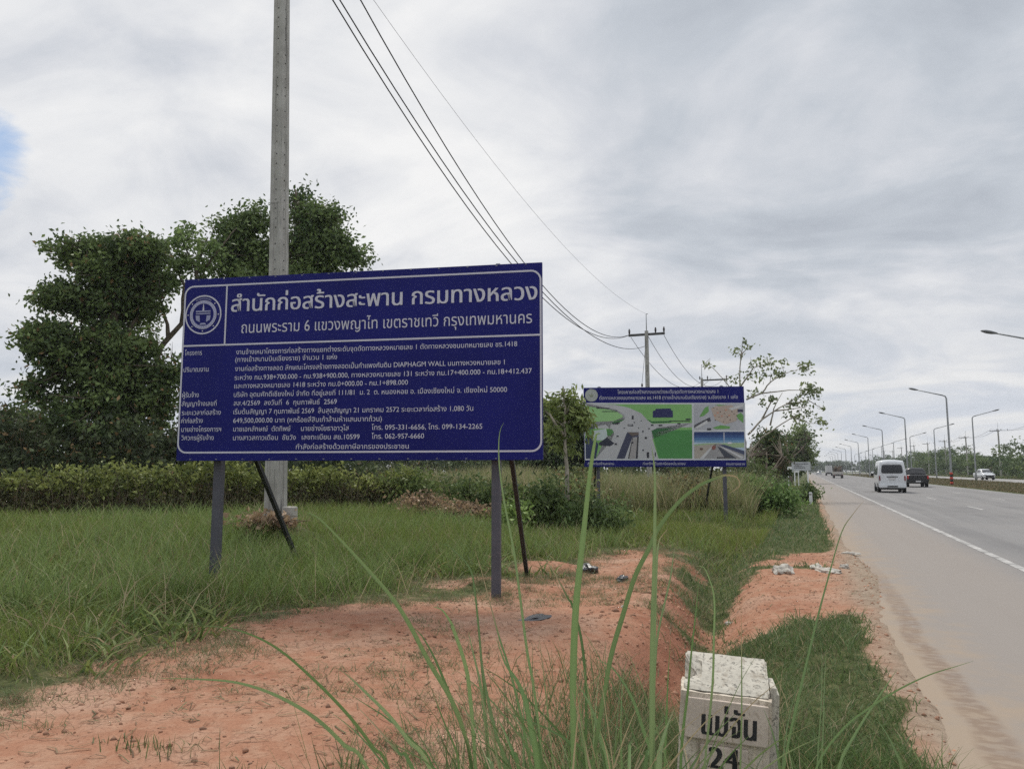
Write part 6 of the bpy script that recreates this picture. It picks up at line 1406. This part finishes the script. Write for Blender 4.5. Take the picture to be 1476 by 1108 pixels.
def pickup(x, y, label, paint, heading=0, name='pickup_truck', lights=M_RED):
    root = empty(name, (x, y, 0), heading, label, 'pickup truck')
    low = lambda zt_, w=.93: [(0, .42), (w * .85, .42), (w * .96, .52), (w, .85), (w * .97, zt_ - .06), (w * .92, zt_), (w * .5, zt_), (0, zt_)]
    secs = [(0, low(1.10, .88)), (.05, low(1.14)), (1.55, low(1.15, .94)), (3.6, low(1.12, .94)), (4.9, low(1.02, .92)), (5.25, low(.92, .86)), (5.35, low(.8, .76))]
    mb = MB(); mb.loft([prof_ring(a, p) for a, p in secs]); mb.build('body', paint, root)
    cab = lambda z, w0, w1: [(0, 1.05), (w0, 1.05), (w0 * .97, 1.2), (w1, z - .08), (w1 * .92, z - .01), (w1 * .5, z + .02), (0, z + .03)]
    mb = MB(); mb.loft([prof_ring(a, p) for a, p in [(1.5, cab(1.22, .88, .84)), (1.72, cab(1.72, .89, .70)), (2.0, cab(1.80, .90, .71)), (3.1, cab(1.78, .90, .70)), (3.4, cab(1.66, .90, .68)), (4.15, cab(1.14, .86, .80))]]); mb.build('cab', paint, root)
    mb = MB(); mb.prism([(-.66, 1.57, 1.26), (.66, 1.57, 1.26), (.60, 1.715, 1.66), (-.60, 1.715, 1.66)], (0, -.03, .015)); mb.build('rear_window', M_GLASS_DARK, root)
    mb = MB(); mb.prism([(-.60, 3.42, 1.66), (.60, 3.42, 1.66), (.72, 4.0, 1.22), (-.72, 4.0, 1.22)], (0, .03, .03)); mb.build('windscreen', M_GLASS_DARK, root)
    mb = MB(); mb.box((0, .0, .84), (1.42, .05, .46), bev=.015); mb.box((0, -.03, 1.0), (.22, .02, .06)); mb.build('tailgate', paint, root)
    mb = MB(); mb.box((0, -.09, .50), (1.70, .20, .18), bev=.03); mb.build('rear_bumper', M_BLACK, root)
    mb = MB(); mb.box((0, -.2, .55), (.42, .02, .13)); mb.build('number_plate', M_PLATE_W, root)
    for s in (-1, 1):
        mb = MB(); mb.box((s * .83, -.01, .93), (.14, .07, .32), bev=.02); mb.build('tail_light', lights, root)
        mb = MB(); mb.box((s * .70, 5.33, .82), (.34, .10, .16), bev=.03); mb.build('headlight', M_CHROME, root)
        for a, b in ((2.0, 2.7), (2.78, 3.5)):
            mb = MB(); mb.prism([(s * .87, a, 1.2), (s * .87, b, 1.2), (s * .73, b - .1, 1.66), (s * .73, a + .05, 1.66)], (s * .035, 0, 0)); mb.build('side_window', M_GLASS_DARK, root)
        mb = MB(); mb.box((s * 1.02, 3.6, 1.22), (.18, .08, .16), bev=.03); mb.build('mirror', paint, root)
    mb = MB(); mb.box((0, 5.4, .62), (1.2, .06, .34), bev=.02); mb.build('grille', M_BLACK, root)
    mb = MB(); mb.box((0, 2.6, .42), (1.3, 4.4, .16)); mb.build('underbody', M_BLACK, root)
    wheels(root, [(-.80, 1.15), (.80, 1.15), (-.80, 4.3), (.80, 4.3)], .38, .26)
    return root
van(5.68, 59.6)
pickup(9.80, 80.2, 'black pickup truck driving away in the middle lane beside the white van', M_BLACK_CAR, R(-1))
pickup(28.0, 152, 'white pickup truck coming the other way on the far carriageway', M_WHITE_CAR, R(186), name='oncoming_pickup')
# loaded open truck
tk = empty('loaded_truck', (6.25, 169, 0), 0, 'small open truck with a tall brownish load and pale tailgate, far down the road', 'truck')
mb = MB(); mb.box((0, 2.2, .78), (1.9, 4.3, .12)); mb.box((-.93, 2.2, 1.1), (.06, 4.3, .6)); mb.box((.93, 2.2, 1.1), (.06, 4.3, .6)); mb.build('bed', M_CONC, tk)
mb = MB(); mb.box((0, 0, 1.06), (1.9, .06, .56), bev=.01); mb.box((0, -.04, 1.05), (1.5, .03, .12)); mb.build('tailgate', mat('pale_tailgate', (.42, .40, .37), .7, .2, 3), tk)
mb = MB(); rg = random.Random(3)
for k in range(22): mb.box((rg.uniform(-.62, .62), rg.uniform(.4, 3.6), rg.uniform(1.1, 2.35)), (rg.uniform(.3, .6), rg.uniform(.4, .9), rg.uniform(.3, .6)), rz=rg.uniform(-.3, .3), bev=.06)
mb.build('load', M_RUST, tk)
for s in (-1, 1):
    mb = MB()
    for yy in (.1, 2.1, 4.1): mb.box((s * .93, yy, 1.9), (.07, .07, 1.4))
    for z in (1.75, 2.1, 2.5): mb.box((s * .93, 2.1, z), (.045, 4.1, .06))
    mb.build('side_rack', M_CONC_DARK, tk)
    mb = MB(); mb.box((s * .75, -.03, .62), (.26, .06, .12)); mb.build('tail_light', M_RED_DIM, tk)
mb = MB(); mb.loft([prof_ring(a, [(0, .6), (.85, .6), (.9, 1.3), (.78, h), (0, h + .04)]) for a, h in ((4.5, 2.2), (5.4, 2.2), (6.1, 1.4))]); mb.build('cab', M_WHITE_CAR, tk)
mb = MB(); mb.box((0, 2.6, .55), (.8, 5.6, .2)); mb.box((0, -.02, .52), (1.7, .1, .1)); mb.build('chassis', M_BLACK, tk)
wheels(tk, [(-.78, .9), (.78, .9), (-.78, 5.2), (.78, 5.2)], .40, .30)
# box truck
bt = empty('box_truck', (6.65, 247, 0), 0, 'white box truck beyond the loaded truck, just left of it', 'truck')
mb = MB(); mb.box((0, 2.4, 2.0), (1.9, 4.8, 2.1), bev=.03); bx = mb.build('cargo_box', mat('white_box', (.50, .50, .49), .5, .06, 1), bt)
mb = MB(); mb.box((0, -.01, 2.0), (.03, .02, 2.0)); mb.box((-.3, -.012, 2.0), (.04, .03, 1.9)); mb.box((.3, -.012, 2.0), (.04, .03, 1.9)); mb.build('door_bar', M_GALV, bx)
mb = MB(); mb.loft([prof_ring(a, [(0, .6), (.9, .6), (.92, 1.4), (.8, h), (0, h + .04)]) for a, h in ((4.9, 2.3), (5.8, 2.3), (6.5, 1.4))]); mb.build('cab', M_WHITE_CAR, bt)
mb = MB(); mb.box((0, 2.8, .72), (1.1, 6.2, .36)); mb.box((0, -.02, .6), (1.8, .1, .14)); mb.build('chassis', M_BLACK, bt)
wheels(bt, [(-.78, 1.0), (.78, 1.0), (-.78, 5.5), (.78, 5.5)], .42, .32)
def small_car(x, y, paint, label, heading, group=None):
    root = empty('parked_car', (x, y, 0), heading, label, 'car', group)
    secs = [(0, [(0, .35), (.7, .35), (.78, .6), (.72, .8), (0, .85)]), (.15, [(0, .3), (.8, .3), (.86, .62), (.8, .92), (0, .96)]), (4.0, [(0, .3), (.8, .3), (.86, .62), (.8, .82), (0, .88)]), (4.3, [(0, .35), (.66, .35), (.72, .55), (.66, .68), (0, .72)])]
    mb = MB(); mb.loft([prof_ring(a, p) for a, p in secs]); mb.build('body', paint, root)
    mb = MB(); mb.loft([prof_ring(a, [(0, .8), (.78, .8), (.6, h), (0, h + .03)]) for a, h in ((.25, .95), (.8, 1.42), (2.2, 1.45), (3.1, .92))]); mb.build('cabin', M_GLASS_DARK, root)
    mb = MB(); mb.loft([prof_ring(a, [(0, 1.40), (.6, 1.40), (.58, 1.47), (0, 1.5)]) for a in (.75, 2.25)]); mb.build('roof', paint, root)
    wheels(root, [(-.72, .8), (.72, .8), (-.72, 3.4), (.72, 3.4)], .31, .2)
    return root
M_SILVER_CAR = mat('silver_car_paint', (.40, .42, .44), .25, .04, 2)
for i, (x, y) in enumerate([(29, 236), (30.5, 262), (29, 300), (31, 340), (28.5, 380)]):
    small_car(x, y, (M_WHITE_CAR, M_SILVER_CAR)[i % 2], ['nearest small car in the line on the far carriageway left of the van', 'silver car second in the line on the far carriageway', 'white car third in the line on the far carriageway', 'silver car fourth in the line on the far carriageway', 'farthest white car on the far carriageway'][i], R(180), 'cars queued on the far carriageway')
small_car(4.6, 300, M_SILVER_CAR, 'small silver car far ahead just left of the white box truck', 0)

# ------------------------------------------------------------------ litter and heaps
def lump(name, label, cat, x, y, d, m, seed, group=None, squash=.5, z=0.0):
    g = ground_at(x, y); rg = random.Random(seed); bm = bmesh.new(); bmesh.ops.create_icosphere(bm, subdivisions=3, radius=1)
    f = [Vector((rg.gauss(0, 1), rg.gauss(0, 1), rg.gauss(0, 1))) * 1.6 for k in range(6)]
    for v in bm.verts:
        n = v.co.normalized(); k = 1 + sum(math.sin(n.dot(q) * 2.6 + i) for i, q in enumerate(f)) * .09
        v.co = Vector((n.x * d[0] * k, n.y * d[1] * k, max(-.25, n.z) * d[2] * k + rg.gauss(0, d[2] * .05)))
    mb = MB(); mb.bm(bm, 0, False); o = mb.build(name, m); o.location = (x, y, g + z); o.rotation_euler = (0, 0, rg.uniform(0, 3))
    return tag(o, label, cat, group)
M_BAG = mat('black_plastic', (.018, .018, .022), .3, .3, 12, .6, 30, spec=.6); M_RUBBLE = mat('pale_rubble', (.44, .41, .36), .9, .3, 7, .5, 30)
GB = 'scraps of black plastic on the soil'
lump('plastic_bag', 'crumpled black plastic bag on the grassy edge of the red soil, nearest the sign post', 'plastic bag', -3.05, 11.05, (.17, .12, .11), M_BAG, 1, GB)
lump('plastic_bag', 'small black plastic scrap on the red bank right of the crumpled bag', 'plastic bag', -2.35, 10.2, (.13, .07, .05), M_BAG, 2, GB)
lump('plastic_sheet', 'flat black plastic scrap lying on the bare red soil behind the reeds', 'plastic sheet', -2.62, 7.45, (.24, .10, .025), M_BAG, 3, GB)
lump('tile_fragment', 'single pale chip lying on the red bank', 'stone', -1.85, 8.1, (.045, .03, .03), M_RUBBLE, 4)
GU = 'pale rubble by the road edge'
for i, (x, y, d, lab) in enumerate([(-.36, 12.35, (.20, .14, .10), 'leftmost pale rubble lump on the dirt track'), (.10, 13.15, (.30, .10, .06), 'long pale rubble slab in the grass strip on the dirt track'), (.28, 12.6, (.26, .10, .06), 'pale slab of rubble nearest the asphalt on the dirt track'), (.72, 15.4, (.16, .07, .04), 'flat dark edged scrap at the asphalt edge beyond the track'), (.50, 12.9, (.07, .06, .06), 'small round pale stone beside the rubble slab'), (-.95, 9.9, (.05, .045, .03), 'small pale pebble in the track near the ditch')]):
    lump('rubble', lab, 'rubble', x, y, d, M_RUBBLE, 20 + i, GU)
M_STICK = mat('dead_brush', (.17, .115, .075), .95, .4, 6)
def brush(name, label, x, y, rx, ry, h, n, seed, group):
    g = ground_at(x, y); root = empty(name, (x, y, g), 0, label, 'brush heap', group); rg = random.Random(seed); mb = MB()
    for k in range(n):
        a = rg.uniform(0, 6.28); q = math.sqrt(rg.random()); px, py = math.cos(a) * rx * q, math.sin(a) * ry * q; hz_ = h * (1 - q * q) * rg.uniform(.2, 1)
        t = rg.uniform(0, 6.28); l = rg.uniform(.15, .5); mb.tube([(px, py, hz_), (px + math.cos(t) * l * .5, py + math.sin(t) * l * .5, hz_ + rg.uniform(0, .12)), (px + math.cos(t) * l, py + math.sin(t) * l, hz_ + rg.uniform(-.08, .14))], [.014, .01, .004], 4, cap=False)
    mb.build('stick', M_STICK, root)
    Vq, Fq, T = cloud([((0, 0, h * .3), rx, h * .5, n * 5)], .12, (.10, .075, .04), (.22, .15, .095), seed, sub=10, spread=.12)
    np_mesh('dead_leaves', Vq, Fq, M_LEAF, root, tint=T)
    return root
GBH = 'brush heaps behind the big sign'
brush('brush_heap', 'heap of dry brown cuttings right of the concrete pole below the dark bush', -10.3, 19.6, 1.0, .6, .75, 260, 5, GBH)
brush('brush_heap', 'lower heap of reddish brown cuttings toward the middle of the gap under the sign', -8.9, 19.4, .9, .6, .5, 240, 6, GBH)
brush('brush_heap', 'scattered dry stalks beyond the other heaps in the meadow edge', -9.5, 24.5, 1.9, .9, .8, 200, 7, GBH)
brush('brush_heap', 'small nest of dry brown debris at the foot of the concrete pole', LX + .1, 11.1, .42, .3, .16, 120, 8, 'debris round the pole')
for i, (x, y, z, d, lab) in enumerate([(-10.9, 19.5, .3, .12, 'pale lump on top of the left brush heap'), (-8.05, 18.7, 0, .11, 'dark pale stone right of the lower brush heap'), (-8.6, 18.1, 0, .08, 'pale stone at the front foot of the lower brush heap')]):
    lump('stone', lab, 'stone', x, y, (d, d * .8, d * .7), M_RUBBLE, 50 + i, 'stones round the brush heaps', z=z)

# ------------------------------------------------------------------ the air: a thin even haze round everything
mb = MB(); mb.box((0, 550, 12), (1860, 1760, 32))
hz_o = mb.build('haze', [])
hm = bpy.data.materials.new('haze'); hm.use_nodes = True; ht = hm.node_tree; ht.nodes.clear()
pv = N(ht, 'ShaderNodeVolumePrincipled'); pv.inputs['Color'].default_value = (.86, .90, .96, 1); pv.inputs['Density'].default_value = .00028
pv.inputs['Anisotropy'].default_value = .2
ho = N(ht, 'ShaderNodeOutputMaterial'); L(ht, pv.outputs[0], ho.inputs['Volume'])
hz_o.data.materials.append(hm); tag(hz_o, 'thin haze', 'haze', kind='stuff')
